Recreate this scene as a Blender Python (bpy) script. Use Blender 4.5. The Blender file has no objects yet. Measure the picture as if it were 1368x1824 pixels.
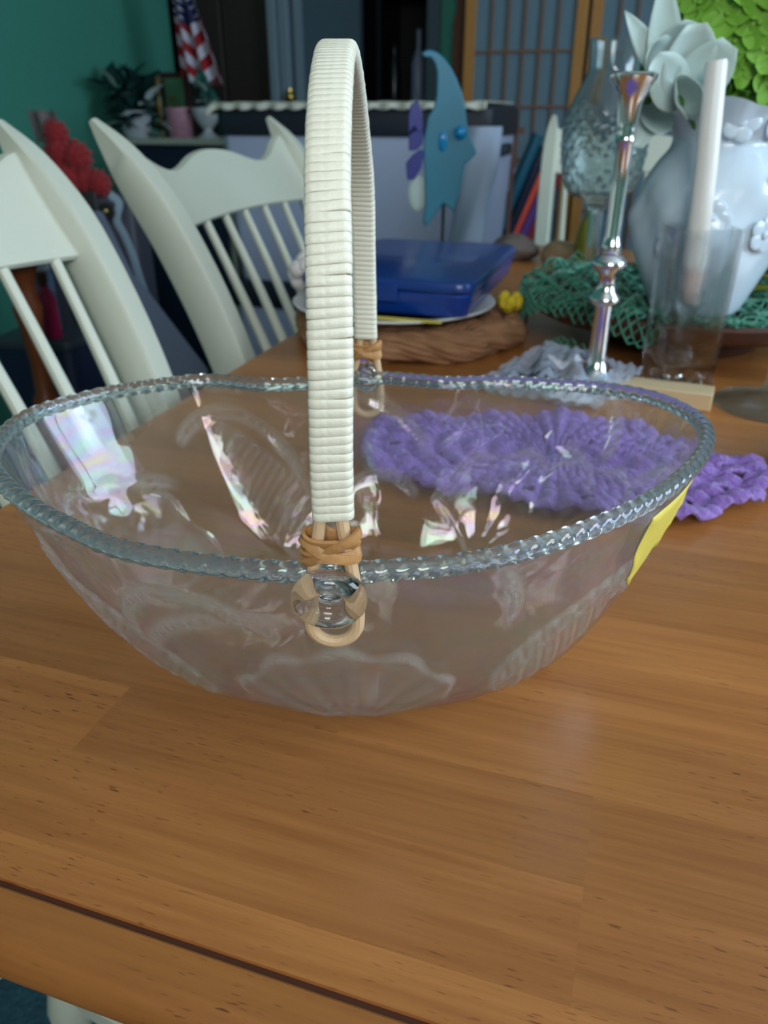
import bpy, math, random
import numpy as np
from mathutils import Vector, Matrix

random.seed(7)
rng = np.random.default_rng(7)
SC = bpy.context.scene
COL = SC.collection

# ------------------------------------------------------------------ camera
FPX, PITCH, HC = 1380.0, math.radians(27.3), 1.0      # focal length in px of the 1368x1824 frame
ZT = 0.75                                             # table top height
cam_d = bpy.data.cameras.new('camera')
cam = bpy.data.objects.new('camera', cam_d)
COL.objects.link(cam)
cam.location = (0, 0, HC)
cam.rotation_euler = (math.pi / 2 - PITCH, 0, 0)
cam_d.sensor_fit = 'VERTICAL'
cam_d.sensor_height = 36
cam_d.sensor_width = 27
cam_d.lens = FPX / 1824 * 36
cam_d.clip_start = 0.01
cam_d.dof.use_dof = True
cam_d.dof.focus_distance = 0.285
cam_d.dof.aperture_fstop = 13.0
SC.camera = cam
SC.cycles.adaptive_threshold = 0.035
SC.cycles.max_bounces = 8
SC.cycles.diffuse_bounces = 2
SC.cycles.glossy_bounces = 3
SC.cycles.transmission_bounces = 8
SC.cycles.transparent_max_bounces = 10

# ------------------------------------------------------------------ world, light, exposure
SC.view_settings.view_transform = 'Standard'
SC.view_settings.look = 'None'
SC.view_settings.gamma = 1
SC.view_settings.use_curve_mapping = False
SC.view_settings.exposure = 0.0
w = bpy.data.worlds.new('world')
SC.world = w
w.use_nodes = True
w.node_tree.nodes['Background'].inputs[0].default_value = (0.62, 0.80, 1.0, 1)
w.node_tree.nodes['Background'].inputs[1].default_value = 1.6
ROOM_ROT = math.radians(-18)
RU = Vector((math.cos(ROOM_ROT), math.sin(ROOM_ROT), 0))      # room axis along the table's near edge
RV = Vector((-math.sin(ROOM_ROT), math.cos(ROOM_ROT), 0))     # room axis along the table's length


def T(u, v, z=0.0):
    return RU * u + RV * v + Vector((0, 0, z))


def window_light(name, loc, look, sx, sy, power, col):
    d = bpy.data.lights.new(name, 'AREA')
    d.shape = 'RECTANGLE'
    d.size, d.size_y, d.energy, d.color = sx, sy, power, col
    o = bpy.data.objects.new(name, d)
    COL.objects.link(o)
    o.location = loc
    o.rotation_euler = (Vector(look) - Vector(loc)).to_track_quat('-Z', 'Y').to_euler()
    return o


# daylight standing in the two window openings (right wall, and the wall behind the camera)
window_light('daylight_right', T(2.12, 0.85, 1.55), T(0.0, 0.85, 1.45), 1.5, 1.1, 45, (0.70, 0.87, 1.0))
window_light('daylight_behind', T(0.55, -1.32, 1.72), T(0.45, 0.6, 1.2), 0.9, 0.7, 22, (1.0, 0.97, 0.92))

# ------------------------------------------------------------------ helpers
FW = Vector((0, math.cos(PITCH), -math.sin(PITCH)))
UP = Vector((0, math.sin(PITCH), math.cos(PITCH)))
RT = Vector((1, 0, 0))
CAM = Vector((0, 0, HC))


def ray(px, py):
    return FW + RT * ((px - 684) / FPX) - UP * ((py - 912) / FPX)


def P(px, py, Y):                      # point of the pixel's ray at world depth Y
    d = ray(px, py)
    return CAM + d * (Y / d.y)


def PT(px, py, z=0.0):                 # point of the pixel's ray at height z above the table
    d = ray(px, py)
    return CAM + d * ((ZT + z - HC) / d.z)


def PV(px, py, v):                     # (u, z) where the pixel's ray meets the room plane v
    d = ray(px, py)
    t = v / d.dot(RV)
    p = CAM + d * t
    return p.dot(RU), p.z


def lin(c):
    return tuple((x / 255 / 12.92) if x / 255 <= 0.04045 else ((x / 255 + 0.055) / 1.055) ** 2.4 for x in c) + (1.0,)


def smooth01(a, b, x):
    t = np.clip((x - a) / (b - a), 0, 1)
    return t * t * (3 - 2 * t)


def catmull(pts, n, closed=False):
    pts = [np.array(p, float) for p in pts]
    m = len(pts)
    out = []
    segs = m if closed else m - 1
    for k in range(n if closed else n):
        t = k / n * segs if closed else k / (n - 1) * segs
        i = min(int(t), segs - 1)
        f = t - i
        if closed:
            a, b, c, d = pts[(i - 1) % m], pts[i % m], pts[(i + 1) % m], pts[(i + 2) % m]
        else:
            b, c = pts[i], pts[i + 1]
            a = pts[i - 1] if i > 0 else 2 * b - c
            d = pts[i + 2] if i + 2 < m else 2 * c - b
        out.append(0.5 * (2 * b + (c - a) * f + (2 * a - 5 * b + 4 * c - d) * f ** 2 + (3 * b - a - 3 * c + d) * f ** 3))
    return np.array(out)


class MB:
    def __init__(self):
        self.v, self.f = [], []

    def add(self, vs, fs):
        o = len(self.v)
        self.v += [tuple(map(float, p)) for p in vs]
        self.f += [tuple(i + o for i in q) for q in fs]
        return self

    def box(self, x0, x1, y0, y1, z0, z1):
        vs = [(x, y, z) for z in (z0, z1) for y in (y0, y1) for x in (x0, x1)]
        return self.add(vs, [(0, 2, 3, 1), (4, 5, 7, 6), (0, 1, 5, 4), (2, 6, 7, 3), (0, 4, 6, 2), (1, 3, 7, 5)])

    def grid(self, arr, closed_u=False, closed_v=False):
        a = np.asarray(arr)
        n, m = a.shape[:2]
        fs = []
        for i in range(n if closed_u else n - 1):
            for j in range(m if closed_v else m - 1):
                i2, j2 = (i + 1) % n, (j + 1) % m
                fs.append((i * m + j, i2 * m + j, i2 * m + j2, i * m + j2))
        return self.add(a.reshape(-1, 3), fs)

    def lathe(self, prof, seg=32, c=(0, 0, 0), cap=True):
        arr = [[(c[0] + r * math.cos(2 * math.pi * k / seg), c[1] + r * math.sin(2 * math.pi * k / seg), c[2] + z)
                for k in range(seg)] for r, z in prof]
        o = len(self.v)
        self.add([p for row in arr for p in row],
                 [(i * seg + k, i * seg + (k + 1) % seg, (i + 1) * seg + (k + 1) % seg, (i + 1) * seg + k)
                  for i in range(len(prof) - 1) for k in range(seg)])
        if cap:
            if prof[0][0] > 1e-5:
                self.f.append(tuple(o + k for k in range(seg))[::-1])
            if prof[-1][0] > 1e-5:
                b = o + (len(prof) - 1) * seg
                self.f.append(tuple(b + k for k in range(seg)))
        return self

    def sweep(self, path, prof, closed=False, up=(0, 0, 1), cap=True, scale=None):
        """prof: list of (a, b) offsets along (side, normal); scale: per-point factor or (sa, sb)."""
        pts = [Vector(p) for p in path]
        n = len(pts)
        m = len(prof)
        rows = []
        nrm = None
        for i, p in enumerate(pts):
            if closed:
                t = pts[(i + 1) % n] - pts[i - 1]
            else:
                t = pts[min(i + 1, n - 1)] - pts[max(i - 1, 0)]
            t.normalize()
            if nrm is None:
                u0 = Vector(up)
                nrm = u0 - t * u0.dot(t)
                if nrm.length < 1e-4:
                    nrm = Vector((1, 0, 0)) - t * t.x
            else:
                nrm = nrm - t * nrm.dot(t)
            nrm.normalize()
            side = t.cross(nrm)
            s = 1.0 if scale is None else scale[i]
            sa, sb = (s if isinstance(s, tuple) else (s, s))
            rows.append([p + side * (a * sa) + nrm * (b * sb) for a, b in prof])
        o = len(self.v)
        self.add([q for r in rows for q in r],
                 [(i * m + j, i * m + (j + 1) % m, ((i + 1) % n) * m + (j + 1) % m, ((i + 1) % n) * m + j)
                  for i in range(n if closed else n - 1) for j in range(m)])
        if cap and not closed:
            self.f.append(tuple(o + j for j in range(m))[::-1])
            self.f.append(tuple(o + (n - 1) * m + j for j in range(m)))
        return self

    def tube(self, path, r, seg=8, closed=False, scale=None, up=(0, 0, 1)):
        prof = [(r * math.cos(2 * math.pi * k / seg), r * math.sin(2 * math.pi * k / seg)) for k in range(seg)]
        return self.sweep(path, prof, closed=closed, scale=scale, up=up)

    def prism(self, outline, y0, y1):          # outline in (x, z), extruded along y
        n = len(outline)
        vs = [(x, y0, z) for x, z in outline] + [(x, y1, z) for x, z in outline]
        fs = [tuple(range(n))[::-1], tuple(range(n, 2 * n))]
        fs += [(i, (i + 1) % n, n + (i + 1) % n, n + i) for i in range(n)]
        fs = [q[::-1] for q in fs]
        return self.add(vs, fs)

    def ball(self, c, r, seg=16, rings=10, sc=(1, 1, 1)):
        prof = [(r * math.sin(math.pi * k / rings), -r * math.cos(math.pi * k / rings)) for k in range(rings + 1)]
        prof[0] = (1e-5, -r)
        prof[-1] = (1e-5, r)
        o = len(self.v)
        self.lathe(prof, seg)
        for i in range(o, len(self.v)):
            x, y, z = self.v[i]
            self.v[i] = (c[0] + x * sc[0], c[1] + y * sc[1], c[2] + z * sc[2])
        return self

    def xf(self, M, start=0):
        for i in range(start, len(self.v)):
            self.v[i] = tuple(M @ Vector(self.v[i]))
        return self

    def mesh(self, name, m=None, smooth=35):
        me = bpy.data.meshes.new(name)
        me.from_pydata(self.v, [], self.f)
        me.update()
        if smooth:
            me.polygons.foreach_set('use_smooth', [True] * len(me.polygons))
            me.set_sharp_from_angle(angle=math.radians(smooth))
        if m:
            me.materials.append(m)
        return me


def link(name, me, parent=None, loc=None, rot=None):
    o = bpy.data.objects.new(name, me)
    COL.objects.link(o)
    if parent:
        o.parent = parent
    if loc is not None:
        o.location = loc
    if rot is not None:
        o.rotation_euler = rot
    return o


def part(name, mb, m, parent, smooth=35, bevel=0, label=None, loc=None, rot=None):
    o = link(name, mb.mesh(name, m, smooth), parent, loc, rot)
    if bevel:
        b = o.modifiers.new('bevel', 'BEVEL')
        b.width, b.segments, b.limit_method = bevel, 2, 'ANGLE'
    if label:
        o['label'] = label
    return o


def tag(o, label, cat, group=None, kind=None):
    o['label'], o['category'] = label, cat
    if group:
        o['group'] = group
    if kind:
        o['kind'] = kind
    return o


def thing(name, label, cat, loc=(0, 0, 0), rotz=0, group=None):
    o = link(name, None, None, loc, (0, 0, rotz))
    o.empty_display_size = 0.05
    return tag(o, label, cat, group)


def struct(name, mb, m, label, cat, rot=ROOM_ROT, smooth=35, bevel=0):
    o = part(name, mb, m, None, smooth, bevel, rot=(0, 0, rot))
    return tag(o, label, cat, kind='structure')


def copy_tree(o, parent=None):
    c = o.copy()
    COL.objects.link(c)
    c.parent = parent
    for ch in list(o.children):
        copy_tree(ch, c)
    return c


# ------------------------------------------------------------------ materials
class N:
    def __init__(self, name):
        self.m = bpy.data.materials.new(name)
        self.m.use_nodes = True
        self.t = self.m.node_tree
        self.b = self.t.nodes['Principled BSDF']
        self.out = self.t.nodes['Material Output']

    def n(self, kind, **kw):
        x = self.t.nodes.new(kind)
        for k, v in kw.items():
            if hasattr(x, k):
                setattr(x, k, v)
            else:
                x.inputs[k].default_value = v
        return x

    def l(self, a, b):
        self.t.links.new(a, b)


def mat(name, col, rough=0.5, metal=0.0, var=0.0, scale=20.0, bump=0.0, bscale=60.0, sub=0.0, sheen=0.0, coat=0.0, stretch=None,
        spec=0.5, alpha=1.0):
    k = N(name)
    c = lin(col)
    k.b.inputs['Base Color'].default_value = c
    k.b.inputs['Roughness'].default_value = rough
    k.b.inputs['Metallic'].default_value = metal
    k.b.inputs['Specular IOR Level'].default_value = spec
    k.b.inputs['Sheen Weight'].default_value = sheen
    k.b.inputs['Coat Weight'].default_value = coat
    k.b.inputs['Alpha'].default_value = alpha
    if sub:
        k.b.inputs['Subsurface Weight'].default_value = sub
        k.b.inputs['Subsurface Radius'].default_value = (0.01, 0.01, 0.01)
        k.b.inputs['Subsurface Scale'].default_value = 0.5
    tc = k.n('ShaderNodeTexCoord')
    co = tc.outputs['Object']
    if stretch:
        mp = k.n('ShaderNodeMapping')
        mp.inputs['Scale'].default_value = stretch
        k.l(co, mp.inputs[0])
        co = mp.outputs[0]
    if var:
        nz = k.n('ShaderNodeTexNoise', Scale=scale, Detail=4.0)
        k.l(co, nz.inputs['Vector'])
        mx = k.n('ShaderNodeMix', data_type='RGBA')
        mx.inputs[6].default_value = tuple(x * (1 - var) for x in c[:3]) + (1,)
        mx.inputs[7].default_value = tuple(min(1, x * (1 + var)) for x in c[:3]) + (1,)
        k.l(nz.outputs[0], mx.inputs[0])
        k.l(mx.outputs[2], k.b.inputs['Base Color'])
    if bump:
        nb = k.n('ShaderNodeTexNoise', Scale=bscale, Detail=5.0)
        k.l(co, nb.inputs['Vector'])
        bp = k.n('ShaderNodeBump', Strength=bump, Distance=0.005)
        k.l(nb.outputs[0], bp.inputs['Height'])
        k.l(bp.outputs[0], k.b.inputs['Normal'])
    return k.m


def glass(name, col=(245, 250, 252), rough=0.0, ior=1.45, haze=0.0, clear=0.0, film=0.0, frost_edgelight_attr=False, thin=0.0, hazecol=(205, 215, 225)):
    """clear glass; haze = share of milky diffuse scatter; clear = share let straight through (thin walls)"""
    k = N(name)
    b = k.b.inputs
    b['Base Color'].default_value = lin(col)
    b['Roughness'].default_value = rough
    b['Transmission Weight'].default_value = 1.0
    b['IOR'].default_value = ior
    if film:
        b['Thin Film IOR'].default_value = 1.55
        nz = k.n('ShaderNodeTexNoise', Scale=7.0, Detail=1.0)
        mr = k.n('ShaderNodeMapRange')
        mr.inputs[3].default_value = film * 0.6
        mr.inputs[4].default_value = film * 1.5
        k.l(nz.outputs[0], mr.inputs[0])
        k.l(mr.outputs[0], b['Thin Film Thickness'])
    s = k.b.outputs[0]
    if thin:                       # thin coated wall: Fresnel gloss over straight transmission
        tr = k.n('ShaderNodeBsdfTransparent', Color=lin((250, 252, 252)))
        gl = k.n('ShaderNodeBsdfGlossy', Roughness=rough)
        nz2 = k.n('ShaderNodeTexNoise', Scale=12.0, Detail=1.0)
        cr = k.n('ShaderNodeValToRGB')
        el = cr.color_ramp.elements
        el[0].position, el[0].color = .30, lin((255, 244, 190))
        el[1].position, el[1].color = .72, lin((205, 240, 255))
        for ps, cl in ((.40, (255, 205, 245)), (.48, (215, 222, 255)), (.55, (250, 250, 250)), (.63, (205, 255, 220))):
            x = el.new(ps)
            x.color = lin(cl)
        k.l(nz2.outputs[0], cr.inputs[0])
        k.l(cr.outputs[0], gl.inputs['Color'])
        lw = k.n('ShaderNodeLayerWeight', Blend=0.5)
        pw = k.n('ShaderNodeMath', operation='POWER')
        pw.inputs[1].default_value = 4.0
        k.l(lw.outputs['Facing'], pw.inputs[0])
        fn = k.n('ShaderNodeMath', operation='MULTIPLY_ADD')
        fn.inputs[1].default_value, fn.inputs[2].default_value = .90, .045
        k.l(pw.outputs[0], fn.inputs[0])
        mx = k.n('ShaderNodeMixShader')
        k.l(fn.outputs[0], mx.inputs[0])
        k.l(tr.outputs[0], mx.inputs[1])
        k.l(gl.outputs[0], mx.inputs[2])
        m0 = k.n('ShaderNodeMixShader')
        m0.inputs[0].default_value = thin
        k.l(s, m0.inputs[1])
        k.l(mx.outputs[0], m0.inputs[2])
        s = m0.outputs[0]
    if clear:
        tr = k.n('ShaderNodeBsdfTransparent', Color=lin(col))
        mx = k.n('ShaderNodeMixShader')
        mx.inputs[0].default_value = clear
        k.l(s, mx.inputs[1])
        k.l(tr.outputs[0], mx.inputs[2])
        s = mx.outputs[0]
    if haze:
        df = k.n('ShaderNodeBsdfDiffuse', Color=lin(hazecol))
        tl = k.n('ShaderNodeBsdfTranslucent', Color=lin(hazecol))
        ad = k.n('ShaderNodeMixShader')
        ad.inputs[0].default_value = 0.4
        k.l(df.outputs[0], ad.inputs[1])
        k.l(tl.outputs[0], ad.inputs[2])
        mx = k.n('ShaderNodeMixShader')
        mx.inputs[0].default_value = haze
        if frost_edgelight_attr:
            at = k.n('ShaderNodeAttribute', attribute_name='frost_edgelight')  # frosted relief plus pale edge lines painted in for refracted sky
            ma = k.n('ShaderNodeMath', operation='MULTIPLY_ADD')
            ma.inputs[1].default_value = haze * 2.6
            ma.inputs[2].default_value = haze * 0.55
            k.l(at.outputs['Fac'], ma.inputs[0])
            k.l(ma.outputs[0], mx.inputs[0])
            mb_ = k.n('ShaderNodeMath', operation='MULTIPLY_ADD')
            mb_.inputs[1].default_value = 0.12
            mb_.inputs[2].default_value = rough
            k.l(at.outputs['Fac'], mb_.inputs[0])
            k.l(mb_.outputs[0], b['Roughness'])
        k.l(s, mx.inputs[1])
        k.l(ad.outputs[0], mx.inputs[2])
        s = mx.outputs[0]
    k.l(s, k.out.inputs[0])
    return k.m


def film_mat(name, col, see=0.6, rough=0.25, tint=(235, 240, 245)):
    """thin translucent plastic: part straight through, part diffuse and gloss"""
    k = N(name)
    k.b.inputs['Base Color'].default_value = lin(col)
    k.b.inputs['Roughness'].default_value = rough
    tr = k.n('ShaderNodeBsdfTransparent', Color=lin(tint))
    mx = k.n('ShaderNodeMixShader')
    mx.inputs[0].default_value = see
    k.l(k.b.outputs[0], mx.inputs[1])
    k.l(tr.outputs[0], mx.inputs[2])
    k.l(mx.outputs[0], k.out.inputs[0])
    return k.m


def wood_top(name, a, b, pore, rough=0.3, tone=0.35):
    k = N(name)
    tc = k.n('ShaderNodeTexCoord')
    oi = k.n('ShaderNodeObjectInfo')
    add = k.n('ShaderNodeVectorMath', operation='MULTIPLY_ADD')
    k.l(tc.outputs['Object'], add.inputs[0])
    add.inputs[1].default_value = (1, 1, 1)
    cx = k.n('ShaderNodeCombineXYZ')
    mu = k.n('ShaderNodeMath', operation='MULTIPLY')
    mu.inputs[1].default_value = 7.0
    k.l(oi.outputs['Random'], mu.inputs[0])
    k.l(mu.outputs[0], cx.inputs[0])
    k.l(mu.outputs[0], cx.inputs[2])
    k.l(cx.outputs[0], add.inputs[2])
    mp = k.n('ShaderNodeMapping')
    mp.inputs['Scale'].default_value = (3.0, 38.0, 20.0)
    k.l(add.outputs[0], mp.inputs[0])
    nz = k.n('ShaderNodeTexNoise', Scale=1.6, Detail=7.0, Roughness=0.6, Distortion=0.6)
    k.l(mp.outputs[0], nz.inputs['Vector'])
    r1 = k.n('ShaderNodeMapRange')
    r1.inputs[1].default_value, r1.inputs[2].default_value = 0.3, 0.72
    k.l(nz.outputs[0], r1.inputs[0])
    mx = k.n('ShaderNodeMix', data_type='RGBA')
    mx.inputs[6].default_value, mx.inputs[7].default_value = lin(a), lin(b)
    mp3 = k.n('ShaderNodeMapping')
    mp3.inputs['Scale'].default_value = (7.0, 260.0, 90.0)
    k.l(add.outputs[0], mp3.inputs[0])
    n4 = k.n('ShaderNodeTexNoise', Scale=1.3, Detail=4.0, Roughness=0.65)
    k.l(mp3.outputs[0], n4.inputs['Vector'])
    bl = k.n('ShaderNodeMix', data_type='FLOAT')
    bl.inputs[0].default_value = .38
    k.l(r1.outputs[0], bl.inputs[2])
    r4 = k.n('ShaderNodeMapRange')
    r4.inputs[1].default_value, r4.inputs[2].default_value = 0.32, 0.68
    k.l(n4.outputs[0], r4.inputs[0])
    k.l(r4.outputs[0], bl.inputs[3])
    k.l(bl.outputs[0], mx.inputs[0])
    # plank to plank tone
    hs = k.n('ShaderNodeHueSaturation')
    vr = k.n('ShaderNodeMapRange')
    vr.inputs[3].default_value, vr.inputs[4].default_value = 1 - tone * 0.5, 1 + tone * 0.35
    k.l(oi.outputs['Random'], vr.inputs[0])
    k.l(vr.outputs[0], hs.inputs['Value'])
    k.l(mx.outputs[2], hs.inputs['Color'])
    # dark pores, short dashes along the grain
    mp2 = k.n('ShaderNodeMapping')
    mp2.inputs['Scale'].default_value = (110.0, 900.0, 300.0)
    k.l(add.outputs[0], mp2.inputs[0])
    n2 = k.n('ShaderNodeTexNoise', Scale=1.0, Detail=1.0)
    k.l(mp2.outputs[0], n2.inputs['Vector'])
    n3 = k.n('ShaderNodeTexNoise', Scale=9.0, Detail=2.0)
    k.l(add.outputs[0], n3.inputs['Vector'])
    r2 = k.n('ShaderNodeMapRange')
    r2.inputs[1].default_value, r2.inputs[2].default_value = 0.66, 0.74
    k.l(n2.outputs[0], r2.inputs[0])
    r3 = k.n('ShaderNodeMapRange')
    r3.inputs[1].default_value, r3.inputs[2].default_value = 0.45, 0.65
    k.l(n3.outputs[0], r3.inputs[0])
    pm = k.n('ShaderNodeMath', operation='MULTIPLY')
    k.l(r2.outputs[0], pm.inputs[0])
    k.l(r3.outputs[0], pm.inputs[1])
    mx2 = k.n('ShaderNodeMix', data_type='RGBA')
    mx2.inputs[7].default_value = lin(pore)
    k.l(pm.outputs[0], mx2.inputs[0])
    k.l(hs.outputs[0], mx2.inputs[6])
    k.l(mx2.outputs[2], k.b.inputs['Base Color'])
    rr = k.n('ShaderNodeMapRange')
    rr.inputs[3].default_value, rr.inputs[4].default_value = rough - 0.04, rough + 0.1
    k.l(n3.outputs[0], rr.inputs[0])
    k.l(rr.outputs[0], k.b.inputs['Roughness'])
    bp = k.n('ShaderNodeBump', Strength=0.08, Distance=0.0006)
    k.l(nz.outputs[0], bp.inputs['Height'])
    k.l(bp.outputs[0], k.b.inputs['Normal'])
    return k.m


M = {}
M['wood'] = wood_top('honey_wood', (150, 90, 44), (188, 126, 68), (84, 46, 24))
M['wood_edge'] = wood_top('honey_wood_edge', (138, 84, 38), (166, 108, 54), (76, 42, 20), 0.35, 0.1)
M['groove'] = mat('groove_brown', (84, 46, 28), 0.6)
M['cream'] = mat('cream_paint', (210, 214, 200), 0.45, var=0.04, scale=8)
M['carpet'] = mat('teal_carpet', (44, 84, 100), 0.95, var=0.5, scale=60, bump=1.0, bscale=160)
M['green_wall'] = mat('green_paint', (68, 148, 132), 0.8, var=0.04, scale=3)
M['ceiling'] = mat('white_paint', (225, 228, 226), 0.9)
M['plain_wall'] = mat('pale_green_paint', (120, 165, 145), 0.85)
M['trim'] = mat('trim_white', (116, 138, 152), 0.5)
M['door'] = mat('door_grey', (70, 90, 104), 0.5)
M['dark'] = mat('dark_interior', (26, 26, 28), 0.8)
M['darkbrown'] = mat('dark_brown_wood', (44, 34, 30), 0.5, var=0.3, scale=6, stretch=(8, 8, 0.6))
M['black'] = mat('black_gloss', (20, 22, 28), 0.25)
M['brass'] = mat('brass', (205, 170, 90), 0.2, metal=1.0)
M['strip'] = mat('wrapped_cane_strip', (244, 242, 226), 0.42, var=0.05, scale=120, bump=0.12, bscale=300, sub=0.0)
M['cane'] = mat('pale_cane', (222, 188, 150), 0.5, var=0.12, scale=30, stretch=(60, 60, 5), bump=0.15, bscale=90)
M['binding'] = mat('tan_cane_binding', (190, 140, 88), 0.5, var=0.2, scale=160, bump=0.2, bscale=200)
M['bowl'] = glass('bowl_glass', (250, 252, 253), 0.015, 1.45, haze=0.075, thin=0.84, film=0, frost_edgelight_attr=True, hazecol=(226, 222, 220))
M['rim'] = glass('rim_glass', (232, 240, 243), 0.03, 1.5, haze=0.10, film=380, hazecol=(185, 205, 215))
M['knob'] = glass('knob_glass', (250, 252, 253), 0.0, 1.5)
M['clear'] = glass('clear_glass', (248, 250, 251), 0.0, 1.45, clear=0.65)
M['foot_glass'] = glass('pale_glass', (240, 246, 242), 0.02, 1.45, clear=0.5, haze=0.14, hazecol=(215, 222, 212))
M['crystal'] = glass('cut_crystal', (225, 238, 240), 0.01, 1.5, haze=0.08)
M['yellow'] = mat('matte_yellow', (232, 214, 96), 0.6)
M['purple'] = mat('purple_yarn', (148, 114, 200), 0.9, var=0.18, scale=70, bump=0.9, bscale=260, sheen=0.3)
M['net'] = mat('green_yarn', (64, 140, 116), 0.9, var=0.3, scale=50, sheen=0.2)
M['silver'] = mat('polished_silver', (235, 236, 240), 0.15, metal=1.0)
M['candle'] = mat('white_wax', (236, 238, 236), 0.4, sub=0.2)
M['wick_base'] = mat('pinkish_wax', (214, 196, 190), 0.5)
M['vase'] = mat('white_porcelain', (210, 228, 244), 0.22, coat=0.3)
M['hydrangea'] = mat('lime_petals', (126, 182, 62), 0.6, var=0.25, scale=18, sub=0.1)
M['white_petal'] = film_mat('white_silk_petal', (206, 230, 228), 0.12, 0.6)
M['leaf'] = mat('green_leaf', (60, 120, 34), 0.55, var=0.3, scale=20)
M['tray'] = mat('dark_walnut', (74, 42, 30), 0.35, var=0.25, scale=8, stretch=(1, 12, 1))
M['bluebox'] = mat('blue_plastic', (18, 66, 160), 0.25, var=0.1, scale=10, coat=0.3)
M['bluelid'] = mat('blue_plastic_lid', (20, 62, 140), 0.3, coat=0.2)
M['plate'] = mat('white_ceramic', (228, 232, 235), 0.15)
M['plate_dark'] = mat('dark_ceramic', (40, 36, 34), 0.3)
M['straw'] = mat('brown_straw', (168, 122, 88), 0.85, var=0.45, scale=14, stretch=(3, 3, 14), bump=0.7, bscale=60)
M['white_yarn'] = mat('white_yarn', (232, 228, 230), 0.9, var=0.05, scale=60, bump=0.6, bscale=200)
M['yellow_yarn'] = mat('yellow_yarn', (214, 190, 44), 0.9, var=0.2, scale=80, bump=0.6, bscale=200)
M['fish'] = mat('turquoise_enamel', (36, 118, 146), 0.4, var=0.12, scale=30)
M['fish_fin'] = mat('violet_enamel', (38, 46, 130), 0.35, var=0.2, scale=40)
M['fish_blue'] = mat('bright_blue_glass', (0, 130, 190), 0.15)
M['steel'] = mat('dark_steel', (48, 60, 68), 0.4, metal=0.6)
M['bag'] = film_mat('clear_bag', (195, 205, 228), 0.56, 0.12)
M['label_white'] = mat('white_label', (226, 230, 245), 0.5)
M['slate'] = mat('slate_plastic', (62, 70, 82), 0.5)
M['foam'] = mat('pale_foam', (190, 205, 205), 0.7)
M['pine'] = mat('pale_pine', (212, 188, 150), 0.6, var=0.15, scale=10, stretch=(2, 30, 30))
M['stone'] = mat('brown_stone', (110, 98, 92), 0.7, var=0.3, scale=25, bump=0.5, bscale=50)
M['tan'] = mat('tan_shell', (168, 140, 110), 0.7, var=0.3, scale=40, bump=0.5, bscale=70)
M['olive'] = mat('olive_glaze', (150, 150, 50), 0.25, var=0.3, scale=30)
M['tote'] = film_mat('grey_tote', (196, 208, 240), 0.16, 0.35)
M['tote_lid'] = mat('tote_lid', (30, 34, 48), 0.5)
M['lace'] = mat('ivory_lace', (206, 208, 196), 0.9, var=0.1, scale=40)
M['cloth_lav'] = mat('lavender_cloth', (140, 140, 178), 0.9, var=0.2, scale=8)
M['cloth_blue'] = mat('blue_cloth', (44, 84, 140), 0.9, var=0.2, scale=8)
M['cloth_dark'] = mat('slate_cloth', (70, 78, 98), 0.9, var=0.2, scale=8)
M['white_bag'] = film_mat('white_plastic_bag', (180, 196, 222), 0.15, 0.4)
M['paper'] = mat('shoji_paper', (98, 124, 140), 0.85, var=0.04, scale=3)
M['shoji_wood'] = mat('shoji_wood', (170, 118, 56), 0.5, var=0.2, scale=10, stretch=(6, 6, 0.7))
M['muntin'] = mat('shoji_bar', (116, 86, 66), 0.6)
M['redwood'] = mat('brown_panel', (112, 62, 42), 0.6)
for nm, c in (('roll_teal', (22, 88, 110)), ('roll_red', (228, 84, 60)), ('roll_violet', (96, 64, 136)), ('roll_maroon', (140, 44, 50)),
              ('roll_navy', (26, 30, 56)), ('roll_silver', (130, 144, 172))):
    M[nm] = mat(nm, c, 0.35)
M['stick'] = mat('brown_stick', (110, 76, 66), 0.6)
M['plant'] = mat('dark_foliage', (22, 66, 66), 0.6, var=0.3, scale=20)
M['plant2'] = mat('blue_green_foliage', (44, 104, 98), 0.6, var=0.3, scale=20)
M['variegated'] = mat('pale_foliage', (180, 200, 200), 0.6)
M['pot_pink'] = mat('pink_pot', (176, 130, 150), 0.5)
M['pot_white'] = mat('white_pot', (186, 196, 206), 0.4)
M['shelf'] = mat('pale_shelf', (176, 186, 176), 0.5)
M['navy'] = mat('navy_panel', (20, 34, 66), 0.6)
M['frame_brown'] = mat('picture_frame', (54, 28, 26), 0.5)
M['picture'] = mat('green_picture', (70, 120, 90), 0.5, var=0.3, scale=25)
M['gold_flower'] = mat('gold_petal', (170, 130, 40), 0.6, var=0.3, scale=30)
M['tulle'] = mat('red_tulle', (140, 14, 24), 0.8, var=0.25, scale=30, sheen=0.3)
M['tulle_grey'] = film_mat('sheer_grey_tulle', (130, 110, 115), 0.4, 0.8)
M['charcoal'] = mat('charcoal_case', (66, 66, 78), 0.6, var=0.15, scale=10)
M['bench'] = mat('slate_vinyl', (104, 112, 134), 0.5, var=0.06, scale=6)
M['bench_edge'] = mat('black_vinyl', (26, 27, 32), 0.5)
M['tube_grey'] = mat('grey_tube', (120, 128, 136), 0.35, metal=0.7)
M['strap'] = mat('pale_blue_strap', (168, 188, 208), 0.6)
M['mahogany'] = mat('turned_wood', (128, 64, 30), 0.4, var=0.3, scale=10, stretch=(5, 5, 1))
M['pink'] = mat('pink_bottle', (196, 32, 84), 0.35)
M['bluejar'] = mat('dull_blue_jar', (96, 120, 150), 0.3)
M['grey_stone'] = mat('grey_glaze', (150, 150, 140), 0.4)


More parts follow.
